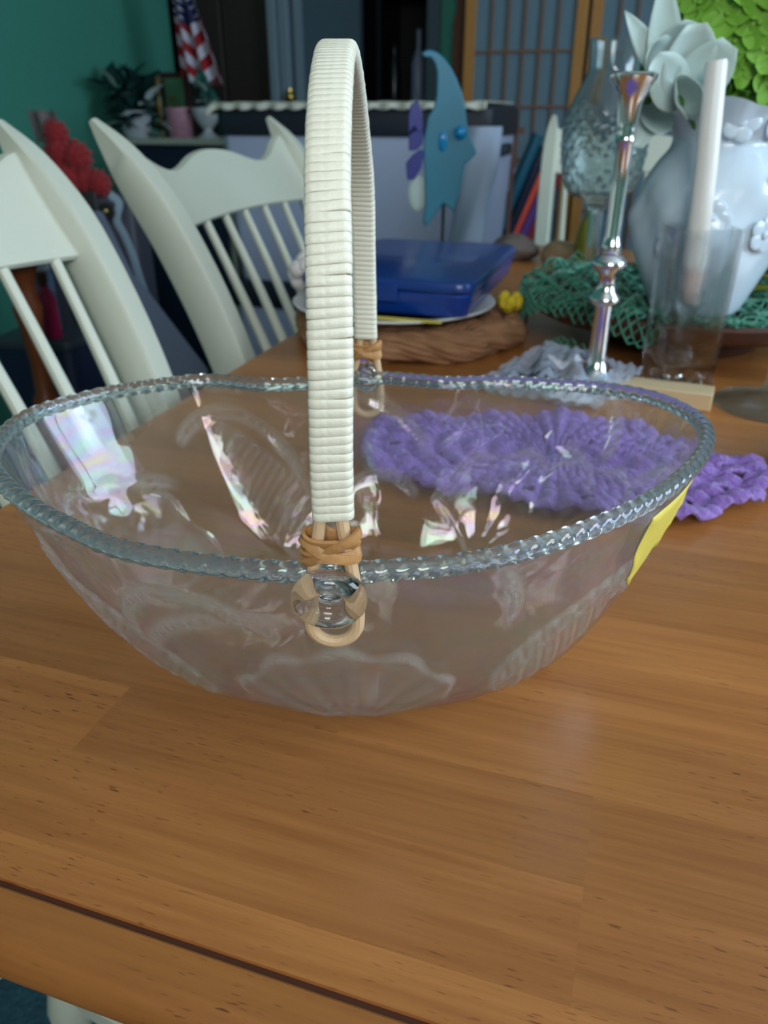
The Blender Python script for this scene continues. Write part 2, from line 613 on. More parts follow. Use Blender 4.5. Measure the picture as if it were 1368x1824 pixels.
def flag_mat():
    k = N('flag_cloth')
    uv = k.n('ShaderNodeUVMap')
    sp = k.n('ShaderNodeSeparateXYZ')
    k.l(uv.outputs[0], sp.inputs[0])
    m1 = k.n('ShaderNodeMath', operation='MULTIPLY')
    m1.inputs[1].default_value = 6.5
    k.l(sp.outputs[1], m1.inputs[0])
    fr = k.n('ShaderNodeMath', operation='FRACT')
    k.l(m1.outputs[0], fr.inputs[0])
    gt = k.n('ShaderNodeMath', operation='GREATER_THAN')
    gt.inputs[1].default_value = 0.5
    k.l(fr.outputs[0], gt.inputs[0])
    mx = k.n('ShaderNodeMix', data_type='RGBA')
    mx.inputs[6].default_value, mx.inputs[7].default_value = lin((150, 24, 34)), lin((196, 196, 214))
    k.l(gt.outputs[0], mx.inputs[0])
    a = k.n('ShaderNodeMath', operation='LESS_THAN')
    a.inputs[1].default_value = 0.42
    k.l(sp.outputs[0], a.inputs[0])
    b = k.n('ShaderNodeMath', operation='GREATER_THAN')
    b.inputs[1].default_value = 0.46
    k.l(sp.outputs[1], b.inputs[0])
    c = k.n('ShaderNodeMath', operation='MULTIPLY')
    k.l(a.outputs[0], c.inputs[0])
    k.l(b.outputs[0], c.inputs[1])
    vo = k.n('ShaderNodeTexVoronoi', Scale=16.0, Randomness=0.0)
    k.l(uv.outputs[0], vo.inputs['Vector'])
    st = k.n('ShaderNodeMath', operation='LESS_THAN')
    st.inputs[1].default_value = 0.2
    k.l(vo.outputs['Distance'], st.inputs[0])
    cm = k.n('ShaderNodeMix', data_type='RGBA')
    cm.inputs[6].default_value, cm.inputs[7].default_value = lin((28, 36, 84)), lin((190, 196, 214))
    k.l(st.outputs[0], cm.inputs[0])
    m2 = k.n('ShaderNodeMix', data_type='RGBA')
    k.l(c.outputs[0], m2.inputs[0])
    k.l(mx.outputs[2], m2.inputs[6])
    k.l(cm.outputs[2], m2.inputs[7])
    k.l(m2.outputs[2], k.b.inputs['Base Color'])
    k.b.inputs['Roughness'].default_value = 0.8
    return k.m


M['flag'] = flag_mat()

# ------------------------------------------------------------------ the room (room axes u, v turned by ROOM_ROT)
UL, URT, VB, VF, HCL = -2.06, 2.05, 3.3, -1.25, 2.45
struct('floor', MB().box(UL - .1, URT + .1, VF - .1, VB + 1.5, -0.05, 0), M['carpet'], 'teal blue carpet on the floor under the table', 'floor')
struct('ceiling', MB().box(UL - .1, URT + .1, VF - .1, VB + 1.5, HCL, HCL + .05), M['ceiling'], 'white painted ceiling of the dining room', 'ceiling')
struct('wall_left', MB().box(UL - .1, UL, VF - .1, VB + .1, 0, HCL), M['green_wall'], 'green painted wall left of the flag', 'wall')
wr = MB().box(URT, URT + .1, VF - .1, 0.08, 0, HCL).box(URT, URT + .1, 1.62, VB + 1.5, 0, HCL)
wr.box(URT, URT + .1, 0.08, 1.62, 0, 0.98).box(URT, URT + .1, 0.08, 1.62, 2.12, HCL)
struct('wall_right', wr, M['plain_wall'], 'pale green wall with a wide window opening', 'wall')
wf = MB().box(UL, 0.08, VF - .1, VF, 0, HCL).box(1.02, URT, VF - .1, VF, 0, HCL)
wf.box(0.08, 1.02, VF - .1, VF, 0, 1.36).box(0.08, 1.02, VF - .1, VF, 2.1, HCL)
struct('wall_front', wf, M['plain_wall'], 'pale green wall with a window behind the viewer', 'wall')


def window(name, horizontal, label):
    f = MB()
    if horizontal:
        for a, b in ((0.08, 0.12), (1.58, 1.62), (0.83, 0.87)):
            f.box(URT + .02, URT + .06, a, b, .98, 2.12)
        for a, b in ((.98, 1.02), (2.08, 2.12)):
            f.box(URT + .02, URT + .06, 0.08, 1.62, a, b)
    else:
        for a, b in ((0.08, 0.11), (.99, 1.02), (0.54, 0.56)):
            f.box(a, b, VF - .06, VF - .02, 1.36, 2.1)
        for a, b in ((1.36, 1.39), (2.07, 2.1)):
            f.box(0.08, 1.02, VF - .06, VF - .02, a, b)
    struct(name, f, M['ceiling'], label, 'window')


window('window_1', True, 'white window frame in the right wall')
window('window_2', False, 'white window frame behind the viewer')

u_a, _ = PV(298, 100, VB)
u_d1, _ = PV(478, 100, VB)
u_d2, _ = PV(511, 100, VB)
u_d3, _ = PV(517, 100, VB)
u_d4, _ = PV(531, 100, VB)
u_d5, _ = PV(632, 100, VB)
u_c, _ = PV(760, 100, VB)
u_c2, _ = PV(784, 100, VB)
wb = MB().box(u_c2, URT, VB, VB + .1, 0, HCL).box(UL, u_c2, VB, VB + .1, 2.1, HCL)
struct('wall_back', wb, M['green_wall'], 'green wall around the dark doorway at the back', 'wall')
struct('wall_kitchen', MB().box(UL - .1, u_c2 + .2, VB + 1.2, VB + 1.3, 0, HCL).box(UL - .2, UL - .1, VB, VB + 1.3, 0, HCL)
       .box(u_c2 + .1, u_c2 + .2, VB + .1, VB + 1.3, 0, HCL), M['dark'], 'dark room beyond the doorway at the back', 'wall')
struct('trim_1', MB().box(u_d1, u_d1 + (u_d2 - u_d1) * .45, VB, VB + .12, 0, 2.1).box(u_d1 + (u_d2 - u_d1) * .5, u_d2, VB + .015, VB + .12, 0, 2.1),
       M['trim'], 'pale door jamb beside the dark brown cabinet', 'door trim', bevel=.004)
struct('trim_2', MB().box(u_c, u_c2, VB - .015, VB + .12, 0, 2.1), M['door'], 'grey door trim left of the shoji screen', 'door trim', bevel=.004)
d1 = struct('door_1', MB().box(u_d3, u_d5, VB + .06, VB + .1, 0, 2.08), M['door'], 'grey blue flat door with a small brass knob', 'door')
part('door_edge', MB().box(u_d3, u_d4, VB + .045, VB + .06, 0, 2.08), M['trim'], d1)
ku, kz = PV(516, 173, VB + .03)
part('door_knob', MB().ball((ku + .01, VB + .01, kz), .022, 16, 10).lathe([(.01, 0), (.01, .03)], 10, (ku + .01, VB + .01, kz)), M['brass'], d1,
     label='small round brass knob')

# tall dark brown cabinet filling the left of the doorway
cb = thing('cabinet', 'tall dark brown cabinet standing right of the flag', 'cabinet', T((u_a + u_d1) / 2, VB + .3, 0), ROOM_ROT)
hw = (u_d1 - u_a) / 2 - .01
part('body', MB().box(-hw, hw, -.22, .2, 0, 2.05), M['darkbrown'], cb, bevel=.006)
part('door', MB().box(-hw + .02, -.005, -.24, -.22, .08, 2.0), M['darkbrown'], cb, bevel=.004)
part('door', MB().box(.005, hw - .02, -.24, -.22, .08, 2.0), M['darkbrown'], cb, bevel=.004)
# black glass fronted cabinet seen in the doorway
ub0, ub1 = u_d5 + .02, u_c - .02
bc = thing('display_cabinet', 'black display cabinet with open shelves right of the grey door', 'cabinet', T((ub0 + ub1) / 2, VB + .35, 0), ROOM_ROT)
hb = (ub1 - ub0) / 2
part('side_panel', MB().box(-hb, -hb + .02, -.15, .15, 0, 1.9), M['black'], bc)
part('side_panel', MB().box(hb - .02, hb, -.15, .15, 0, 1.9), M['black'], bc)
part('back_panel', MB().box(-hb + .02, hb - .02, .13, .15, 0, 1.9), M['dark'], bc)
for z in (.04, .5, .98, 1.42, 1.88):
    part('shelf', MB().box(-hb + .02, hb - .02, -.14, .13, z, z + .02), M['black'], bc)
for k, (x, z, h_, r_) in enumerate(((-.07, 1.0, .26, .028), (.035, 1.0, .3, .03))):
    mb = MB().lathe([(r_ * .9, 0), (r_, .01), (r_, h_ * .6), (r_ * .35, h_ * .78), (r_ * .35, h_ * .97), (r_ * .45, h_)], 20)
    o = part('bottle', mb, M['roll_silver'] if k else M['black'], None, loc=T((ub0 + ub1) / 2 + x, VB + .28, z), rot=(0, 0, ROOM_ROT))
    tag(o, ['small black bottle on the display cabinet shelf', 'silvery bottle on the display cabinet shelf'][k], 'bottle')
rw = part('carved_post', MB().box(PV(806, 90, VB - .1)[0], PV(829, 90, VB - .1)[0], VB - .1, VB - .04, 0, 1.29)
          .box(PV(808, 90, VB - .1)[0], PV(829, 90, VB - .1)[0], VB - .08, VB - .04, 1.31, 1.9)
          .box(PV(806, 90, VB - .1)[0], PV(829, 90, VB - .1)[0], VB - .1, VB - .04, 1.29, 1.31), M['redwood'], None, rot=(0, 0, ROOM_ROT))
tag(rw, 'narrow reddish brown wooden post at the left of the shoji screen', 'post')

# ------------------------------------------------------------------ shoji screen, two panels
VS = 3.02


def shoji(u0, u1, v, name_label):
    t = thing('shoji_screen', name_label, 'screen', T(u0, v, 0), ROOM_ROT, 'folding shoji panels')
    wd, h, fw = u1 - u0, 1.78, .036
    for x in (0, wd - fw):
        part('stile', MB().box(x, x + fw, -.012, .012, 0, h), M['shoji_wood'], t, bevel=.002)
    for z in (0, h - .04):
        part('rail', MB().box(fw, wd - fw, -.012, .012, z, z + .04), M['shoji_wood'], t, bevel=.002)
    part('paper', MB().box(fw, wd - fw, .001, .003, .04, h - .04), M['paper'], t)
    iw = wd - 2 * fw
    for k in range(1, 6):
        x = fw + iw * k / 6
        part('muntin', MB().box(x - .004, x + .004, -.008, .0, .04, h - .04), M['muntin'], t)
    z = PV(930, 190, v)[1] - 0.165 * 5
    while z < h - .06:
        if z > .06:
            part('muntin', MB().box(fw, wd - fw, -.0085, .0005, z - .004, z + .004), M['muntin'], t)
        z += .165


us0, us1 = PV(827, 100, VS)[0], PV(1040, 100, VS)[0]
shoji(us0, us1, VS, 'wooden shoji screen panel with dull paper beside the blue fish')
shoji(us1 + .01, us1 + .01 + (us1 - us0), VS + .02, 'wooden shoji screen panel with dull paper behind the lime flowers')

# ------------------------------------------------------------------ dining table
tb = thing('dining_table', 'honey brown wooden dining table with cream legs under the glass basket', 'table', (0, 0, 0), ROOM_ROT)
TU0, TU1, TV0, TV1 = -0.41, 0.64, 0.1135, 1.76
vb = [0.1385, 0.156]
while vb[-1] < TV1 - .05:
    vb.append(vb[-1] + .0445)
TVE = vb[-1]
sub = part('under_board', MB().box(TU0 + .004, TU1 - .004, TV0 + .012, TVE + .02, ZT - .022, ZT - .0035), M['groove'], tb)
prng = random.Random(3)
for i in range(len(vb) - 1):
    cuts = [TU0]
    if i in (1, 2):
        cuts += [-0.28 if i == 1 else -.21, 0.011, .33]
    else:
        x = TU0 + prng.uniform(.12, .42)
        while x < TU1 - .12:
            cuts.append(x)
            x += prng.uniform(.26, .48)
    cuts.append(TU1)
    for a, b in zip(cuts, cuts[1:]):
        cx, cy = (a + b) / 2, (vb[i] + vb[i + 1]) / 2
        part('plank', MB().box(a - cx, b - cx, vb[i] - cy, vb[i + 1] - cy, -.0034, 0), M['wood'], tb, smooth=0,
             loc=(cx, cy, ZT))


def edge_board(v_in, v_out):
    s = 1 if v_in > v_out else -1
    pr = []
    n = 10
    pr.append((v_in, ZT - .024))
    pr.append((v_in, ZT - .0012))
    pr.append((v_in - s * .0012, ZT))
    for k in range(n + 1):
        a = math.pi / 2 * k / n
        pr.append((v_out + s * .010 - s * .010 * math.sin(a), ZT - .012 + .012 * math.cos(a)))
    pr.append((v_out + s * .006, ZT - .024))
    mb = MB().add([(TU0, y, z) for y, z in pr] + [(TU1, y, z) for y, z in pr],
                  [(i, (i + 1) % len(pr), len(pr) + (i + 1) % len(pr), len(pr) + i) for i in range(len(pr))]
                  + [tuple(range(len(pr)))[::-1], tuple(range(len(pr), 2 * len(pr)))])
    part('edge_board', mb, M['wood_edge'], tb)


edge_board(.1362, TV0)
part('groove_strip', MB().box(TU0 + .001, TU1 - .001, .1358, .139, ZT - .004, ZT - .0016), M['groove'], tb)
edge_board(TVE + .003, TVE + .028)
for a, b, c, d in ((-.14, .42, .215, .235), (-.14, .42, 1.355, 1.375), (-.14, -.12, .235, 1.355), (.40, .42, .235, 1.355)):
    part('apron', MB().box(a, b, c, d, ZT - .12, ZT - .022), M['cream'], tb, bevel=.002)
legp = [(.030, 0), (.034, .02), (.026, .05), (.032, .2), (.040, .42), (.034, .5), (.028, .53), (.040, .55), (.040, .565), (.034, .57), (.036, .60), (.036, ZT - .022)]
for a, b in ((-.108, .190), (.385, .190), (-.108, 1.395), (.385, 1.395)):
    part('leg', MB().lathe(legp, 24), M['cream'], tb, loc=(a, b, 0))

# ------------------------------------------------------------------ cream chairs
def make_chair():
    t = thing('dining_chair', '', 'chair')
    outline = []
    for k in range(40):
        a = 2 * math.pi * k / 40
        c, s = math.cos(a), math.sin(a)
        outline.append((0.215 * math.copysign(abs(c) ** .62, c), 0.205 * math.copysign(abs(s) ** .62, s)))
    mb = MB()
    rows = []
    for z, sc in ((.425, .93), (.432, 1.0), (.447, 1.0), (.455, .95), (.450, .55), (.447, .1)):
        rows.append([(x * sc, y * sc, z) for x, y in outline])
    n = len(outline)
    mb.add([p for r in rows for p in r], [(i * n + k, i * n + (k + 1) % n, (i + 1) * n + (k + 1) % n, (i + 1) * n + k) for i in range(5) for k in range(n)])
    mb.f.append(tuple(range(n))[::-1])
    mb.f.append(tuple(5 * n + k for k in range(n)))
    part('seat', mb, M['cream'], t)
    for sx in (-1, 1):
        for sy in (-1, 1):
            path = catmull([(sx * .16, sy * .15, .43), (sx * .18, sy * .17, .25), (sx * .205, sy * .2, 0)], 14)
            part('leg', MB().tube(path, .018, 12, scale=[.75, .9, 1.05, 1.1, .8, 1.15, 1.2, 1.15, 1.1, 1.0, .9, .8, .75, .7]), M['cream'], t)
        part('stretcher', MB().tube([(sx * .186, -.17, .19), (sx * .186, 0, .19), (sx * .186, .17, .19)], .010, 10), M['cream'], t)
        path = catmull([(sx * .192, .195, .43), (sx * .203, .235, .60), (sx * .212, .275, .75), (sx * .218, .325, .87), (sx * .222, .372, .945), (sx * .225, .408, .992)], 26)
        sc = [(1.0, 1.0 + .25 * math.sin(math.pi * min(1, k / 22)) if k < 22 else 1.0) for k in range(26)]
        for k in range(16, 26):
            f = (k - 16) / 9
            sc[k] = (1.0 - .7 * f * f, 1.2 * (1 - f ** 1.5) + .16 * f)
        prof = [(-.013, -.02), (-.016, -.016), (-.016, .016), (-.013, .02), (.013, .02), (.016, .016), (.016, -.016), (.013, -.02)]
        part('back_post', MB().sweep(path, prof, up=(0, 1, 0), scale=sc), M['cream'], t)
    part('stretcher', MB().tube([(-.186, 0, .19), (0, 0, .19), (.186, 0, .19)], .010, 10), M['cream'], t)
    # crest rail: wavy top edge, bowed a little backwards
    xs = np.linspace(-.222, .222, 41)
    top = [(-.222, .968), (-.195, .962), (-.15, .940), (-.11, .936), (-.05, .950), (0, .955)]
    tx = [p[0] for p in top] + [-p[0] for p in top[::-1][1:]]
    tz = [p[1] for p in top] + [p[1] for p in top[::-1][1:]]
    cr = catmull([(a, 0, b) for a, b in zip(tx, tz)], 161)
    zt = np.interp(xs, cr[:, 0], cr[:, 2])
    zb = .872 + .006 * np.cos(xs / .222 * math.pi / 2)
    rows = []
    for k, x in enumerate(xs):
        bow = .016 * (1 - (x / .222) ** 2)

        def yy(z):
            return .327 + (z - .87) * .62 + bow
        z0, z1 = zb[k], zt[k]
        e = .004
        rows.append([(x, yy(z0) - .009, z0 + e), (x, yy(z0) - .005, z0), (x, yy(z0) + .005, z0), (x, yy(z0) + .009, z0 + e),
                     (x, yy((z0 + z1) / 2) + .009, (z0 + z1) / 2),
                     (x, yy(z1) + .009, z1 - e), (x, yy(z1) + .005, z1), (x, yy(z1) - .005, z1), (x, yy(z1) - .009, z1 - e),
                     (x, yy((z0 + z1) / 2) - .009, (z0 + z1) / 2)])
    mb = MB().grid(rows, closed_v=True)
    m_ = 10
    mb.f.append(tuple(range(m_)))
    mb.f.append(tuple((len(xs) - 1) * m_ + j for j in range(m_))[::-1])
    part('crest_rail', mb, M['cream'], t)
    for k in range(7):
        x = (k - 3) / 3
        a = np.array((x * .15, .182, .445))
        b = np.array((x * .178, .335 + .014 * (1 - x * x), .883))
        path = [a + (b - a) * f + np.array((0, -.012 * math.sin(math.pi * f), 0)) for f in np.linspace(0, 1, 9)]
        part('spindle', MB().tube(path, .0075, 10, scale=[1.0, 1.25, 1.3, 1.2, 1.05, .95, .85, .75, .7]), M['cream'], t)
    return t


ch = make_chair()
ch['label'] = 'cream spindle back chair at the left of the table in front of the grey tote'
ch['group'] = 'cream dining chairs'
ch.location, ch.rotation_euler = T(-.20, 1.045), (0, 0, math.radians(72))
c2 = copy_tree(ch)
c2['label'] = 'cream spindle back chair cut off by the left edge beside the red tulle'
c2.location, c2.rotation_euler = T(-.20, .450), (0, 0, math.radians(72))
c3 = copy_tree(ch)
c3['label'] = 'cream spindle back chair at the far end of the table before the shoji screen'
c3.location, c3.rotation_euler = T(-.025, 1.655), (0, 0, ROOM_ROT)

# ------------------------------------------------------------------ the glass basket
basket = thing('glass_basket', 'oval clear glass basket with rope rim and cream wrapped cane handle', 'basket', (0, 0, ZT + .0022))
RIMPX = [(-14, 825), (8, 868), (60, 912), (130, 950), (200, 982), (300, 1005), (450, 1024), (590, 1030), (700, 1024), (800, 1016), (900, 998), (1000, 968),
         (1100, 928), (1180, 884), (1230, 840), (1255, 800), (1250, 765), (1210, 735), (1150, 712), (1060, 697), (960, 690), (880, 686), (800, 688), (720, 682),
         (655, 679), (560, 688), (470, 692), (400, 685), (350, 684), (300, 690), (200, 705), (120, 725), (60, 745), (15, 775)]
RH = .105
rim0 = np.array([tuple(PT(x, y, RH) - Vector((0, 0, ZT))) for x, y in RIMPX])
# resample by arc length
dense = catmull(rim0, 2000, True)
seg = np.linalg.norm(np.roll(dense, -1, 0) - dense, axis=1)
cum = np.concatenate(([0], np.cumsum(seg)))
PER = cum[-1]
dc = np.vstack((dense, dense[:1]))


def rim_at(s):
    s = np.mod(s, PER)
    return np.stack([np.interp(s, cum, dc[:, k]) for k in range(3)], -1)


NA, NK, NBASE = 460, 72, 10
sA = np.arange(NA) / NA * PER
rp = rim_at(sA)
BC, BA, BB = np.array((-.010, .345)), .097, .060
ang = np.arctan2((rp[:, 1] - BC[1]) / BB, (rp[:, 0] - BC[0]) / BA)
qp = np.stack((BC[0] + BA * np.cos(ang), BC[1] + BB * np.sin(ang), np.zeros(NA)), -1)
s_near = cum[int(np.argmin(np.hypot(dense[:, 0] + .0175, dense[:, 1] - .230)))]
s_far = cum[int(np.argmin(np.hypot(dense[:, 0] + .011, dense[:, 1] - .455)))]
rows = []
for k in range(NBASE):
    f = .03 + .97 * k / NBASE
    r_ = qp.copy()
    r_[:, :2] = BC + (qp[:, :2] - BC) * f
    rows.append(r_)
for k in range(NK + 1):
    w_ = k / NK
    r_ = qp * (1 - w_) + rp * w_
    r_[:, 2] = RH * w_ * w_
    rows.append(r_)
G = np.array(rows)
du = np.roll(G, -1, 1) - np.roll(G, 1, 1)
dv = np.gradient(G, axis=0)
nr = np.cross(du, dv)
nr /= np.linalg.norm(nr, axis=2, keepdims=True) + 1e-12
if nr[-10, 0] @ np.array((-1, 0, 0)) < 0:
    nr = -nr
# relief motifs in surface coordinates: A along the rim, B up the wall
AA = np.broadcast_to(sA[None, :], G.shape[:2])
wk = np.linspace(0, 1, NK + 1)
bw = np.concatenate(([0], np.cumsum(np.hypot(.065, 2 * RH * (wk[1:] + wk[:-1]) / 2) / NK)))       # length up the wall
BBm = np.concatenate((np.full(NBASE, -.03), bw * .125 / bw[-1]))[:, None] * np.ones((1, NA))
relief = np.zeros(G.shape[:2])


def local(a0, b0, an):
    dx = (AA - a0 + PER / 2) % PER - PER / 2
    dy = BBm - b0
    c, s = math.cos(an), math.sin(an)
    return dx * c + dy * s, -dx * s + dy * c


def scallop(a0, b0, an, R, ribs=13):
    global relief
    x, y = local(a0, b0, an)
    rho, phi = np.hypot(x, y), np.arctan2(x, y)
    edge = R * (1 + .035 * np.cos(ribs * phi)) * (1 - .12 * (phi / 1.15) ** 2)
    ins = smooth01(0, .0035, edge - rho) * smooth01(0, .10, 1.15 - np.abs(phi)) * smooth01(.002, .01, rho)
    h = ins * (.70 + .26 * np.cos(ribs * phi) * smooth01(.008, .03, rho)) + .25 * ins * np.cos(rho / R * 26) * .3
    relief = np.maximum(relief, h)


def conch(a0, b0, an, a, b):
    global relief
    x, y = local(a0, b0, an)
    wd = a * (1 - .55 * np.clip(y / b, -1, 1))
    e = (x / wd) ** 2 + (y / b) ** 2
    ins = smooth01(0, .25, 1 - e)
    h = ins * (.55 + .45 * np.cos(y / .0105 * 2 * math.pi + x * 90) * .6)
    relief = np.maximum(relief, h)


def wave(a0, b0, an, R, span, wd=.0022):
    global relief
    x, y = local(a0, b0, an)
    rho, phi = np.hypot(x, y), np.arctan2(x, y)
    relief = np.maximum(relief, .9 * np.exp(-((rho - R) / wd) ** 2) * smooth01(0, .2, span - np.abs(phi)))


scallop(s_near, .004, 0, .078, 15)
scallop(s_near + .30, .01, -.35, .075, 11)
scallop(s_far - .10, .015, .2, .070, 11)
scallop(s_far + .20, .012, .3, .072, 13)
scallop(s_near - .25, .012, .25, .068, 11)
conch(s_near + .125, .060, -.9, .024, .050)
conch(s_near - .125, .055, .9, .026, .052)
conch(s_near + .215, .075, .5, .018, .036)
conch(s_far + .075, .060, -.6, .024, .048)
conch(s_far - .22, .065, .7, .024, .046)
conch(s_far + .30, .070, -.4, .020, .040)
for k in range(9):
    wave(PER * (k + .35) / 9, .03 + .03 * (k % 3), .8 * (k % 2) - .4, .036 + .01 * (k % 2), 1.3)
for k in range(7):
    wave(PER * (k + .1) / 7 + .03, -.01 + .012 * (k % 3), .9 - .5 * (k % 4), .085 + .012 * (k % 3), .55)
relief *= smooth01(-.002, .012, BBm) * smooth01(.122, .110, BBm)
TH = .0032
outer = G + nr * (TH / 2 + .0017 * relief)[..., None]
ripple = (np.sin(AA * 2 * math.pi / PER * 23 + 2.2 * np.sin(BBm * 70)) * np.cos(BBm * 105 + 1.5 * np.sin(AA * 2 * math.pi / PER * 9))) * smooth01(.0, .03, BBm)
inner = G - nr * (TH / 2 + .00035 * ripple - .0007 * np.clip(relief, 0, 1))[..., None]
mb = MB()
mb.grid(outer[:, ::-1], closed_v=True)
nO = len(mb.v)
mb.grid(inner, closed_v=True)
L = G.shape[0]
for k in range(NA):               # close top edge and the tiny holes at the base centre
    k2 = (k + 1) % NA
    o1, o2 = (L - 1) * NA + (NA - 1 - k), (L - 1) * NA + (NA - 1 - k2)
    mb.f.append((o2, o1, nO + (L - 1) * NA + k, nO + (L - 1) * NA + k2))
mb.f.append(tuple(range(NA)))
mb.f.append(tuple(nO + k for k in range(NA))[::-1])
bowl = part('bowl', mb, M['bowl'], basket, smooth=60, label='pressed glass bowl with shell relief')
at = bowl.data.attributes.new('frost_edgelight', 'FLOAT', 'POINT')
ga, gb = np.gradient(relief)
edge_light = np.clip(np.hypot(ga, gb) * 3.2, 0, 1)  # pale lines painted along relief edges, standing in for sky refracted there
frost_edgelight = np.clip(.28 * relief + 1.25 * edge_light ** 1.3, 0, 1.6)  # satin relief faces plus the painted edge light
fr_ = np.concatenate((frost_edgelight[:, ::-1].reshape(-1), np.zeros(L * NA)))
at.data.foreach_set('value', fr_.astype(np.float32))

# twisted rope rim
NR, MS = 1000, 16
rr = rim_at(np.arange(NR) / NR * PER)
tt = np.roll(rr, -1, 0) - np.roll(rr, 1, 0)
tt /= np.linalg.norm(tt, axis=1, keepdims=True)
sd = np.cross(tt, np.array((0, 0, 1.0)))
arr = []
NTW = round(PER / .0225)
for i in range(NR):
    ph = 2 * math.pi * NTW * i / NR
    row = []
    for j in range(MS):
        a = 2 * math.pi * j / MS
        rad = .0041 * (.84 + .18 * abs(math.cos((a - ph) * 1.5)))
        row.append(rr[i] + sd[i] * rad * math.cos(a) + np.array((0, 0, 1)) * rad * math.sin(a))
    arr.append(row)
part('rim', MB().grid(np.array(arr), closed_u=True, closed_v=True), M['rim'], basket, smooth=70, label='twisted glass rope rim')

# glass knobs that carry the handle
kp = [(.0062, -.004), (.0055, .002), (.0070, .0038), (.0105, .0046), (.0122, .0060), (.0130, .0085), (.0126, .0108), (.0112, .0124), (.0090, .0130), (.0070, .0124), (.0058, .0108),
      (.0052, .0085), (.0040, .0078), (.0001, .0076)]


def knob(x, y, z, sgn, tilt, s=1.0):
    mb = MB().lathe([(a * s, b * s) for a, b in kp], 40)
    # lathe axis z -> outward (0, sgn, 0) tilted down
    R = Vector((0, 0, 1)).rotation_difference(Vector((0, sgn * math.cos(tilt), -math.sin(tilt)))).to_matrix().to_4x4()
    mb.xf(R)
    part('knob', mb, M['knob'], basket, smooth=50, loc=(x, y, z), label='clear glass knob')


NX, FX = -.0185, -.0105
knob(NX, .2265, .1045, -1, math.radians(16))
knob(FX, .4575, .1045, 1, math.radians(8), .8)

# handle: an arch of flat strips wound round two canes
arch = catmull([(NX + .002, .2235, .1305), (NX + .002, .2235, .152), (NX + .0025, .2255, .180), (NX + .0025, .2325, .209), (NX + .002, .248, .2345), (NX + .002, .278, .2565),
                (NX + .002, .320, .2675), (NX + .003, .368, .2625), (NX + .0045, .410, .2435), (FX - .0015, .441, .214), (FX - .001, .4565, .172), (FX - .0005, .4625, .1275)], 800)
ds = np.concatenate(([0], np.cumsum(np.linalg.norm(np.diff(arch, axis=0), axis=1))))
handle = part('handle', MB().sweep([tuple(p) for p in arch[8:-8:12]], [(-.0052, -.0021), (.0052, -.0021), (.0052, .0021), (-.0052, .0021)], up=(0, -1, 0)), M['cane'], basket,
              label='arched handle wound with cream strips')
PITCHW = .0029
hx, hy, rc = .0069, .0034, .0026
ringp = []
for cx, cy, a0 in ((hx - rc, hy - rc, 0), (-hx + rc, hy - rc, 90), (-hx + rc, -hy + rc, 180), (hx - rc, -hy + rc, 270)):
    for q in range(5):
        a = math.radians(a0 + q * 22.5)
        ringp.append((cx + rc * math.cos(a), cy + rc * math.sin(a)))


def turn_mesh(sl):
    rows = []
    for zz, g in ((-.00143, .965), (-.00115, .995), (0, 1.0), (.00115, .995), (.00143, .965)):
        rows.append([(x * g, y * (1 - (1 - g) * 2), zz + sl * x) for x, y in ringp])
    rows.insert(0, [(x * .86, y * .72, rows[0][i][2]) for i, (x, y) in enumerate(ringp)])
    rows.append([(x * .86, y * .72, rows[-1][i][2]) for i, (x, y) in enumerate(ringp)])
    return MB().grid(rows, closed_v=True).mesh('wrap_turn', M['strip'], 50)


turns = [turn_mesh(s) for s in (.045, .06, .08, .03)]
nt = int(ds[-1] / PITCHW)
for k in range(nt):
    s = (k + .5) * ds[-1] / nt
    p = np.array([np.interp(s, ds, arch[:, j]) for j in range(3)])
    p2 = np.array([np.interp(min(s + .001, ds[-1]), ds, arch[:, j]) for j in range(3)])
    p1 = np.array([np.interp(max(s - .001, 0), ds, arch[:, j]) for j in range(3)])
    t = Vector(p2 - p1).normalized()
    xa = Vector((1, 0, 0))
    xa = (xa - t * xa.dot(t)).normalized()
    ya = t.cross(xa)
    Mx = Matrix((xa, ya, t)).transposed().to_4x4()
    o = link('wrap_turn', turns[(k * 7 + k // 3) % 4], handle)
    g = 1 + random.uniform(-.012, .012)
    # taper: a touch wider lower on the near side
    Mx = Matrix.Translation(p) @ Mx @ Matrix.Diagonal((g, g, ds[-1] / nt / PITCHW, 1))
    o.matrix_local = Mx


def cane_loop(x, y, ztop, zb, sgn):
    hwid = .0082
    zk = zb + hwid * .95
    pts = [(x - .0030, y, ztop + .006), (x - .0040, y, ztop - .003), (x - .0062, y, ztop - .016), (x - hwid, y, zk + .008)]
    for k in range(0, 9):
        a = math.pi + math.pi * k / 8
        pts.append((x + hwid * math.cos(a), y, zk + hwid * .95 * math.sin(a)))
    pts += [(x + hwid, y, zk + .008), (x + .0062, y, ztop - .016), (x + .0040, y, ztop - .003), (x + .0030, y, ztop + .006)]
    part('cane_loop', MB().tube(catmull(pts, 70), .0023, 10, up=(0, 1, 0)), M['cane'], basket, label='bent cane loop')


cane_loop(NX + .0012, .2228, .1290, .0815, 1)
cane_loop(FX, .4635, .1275, .078, 1)


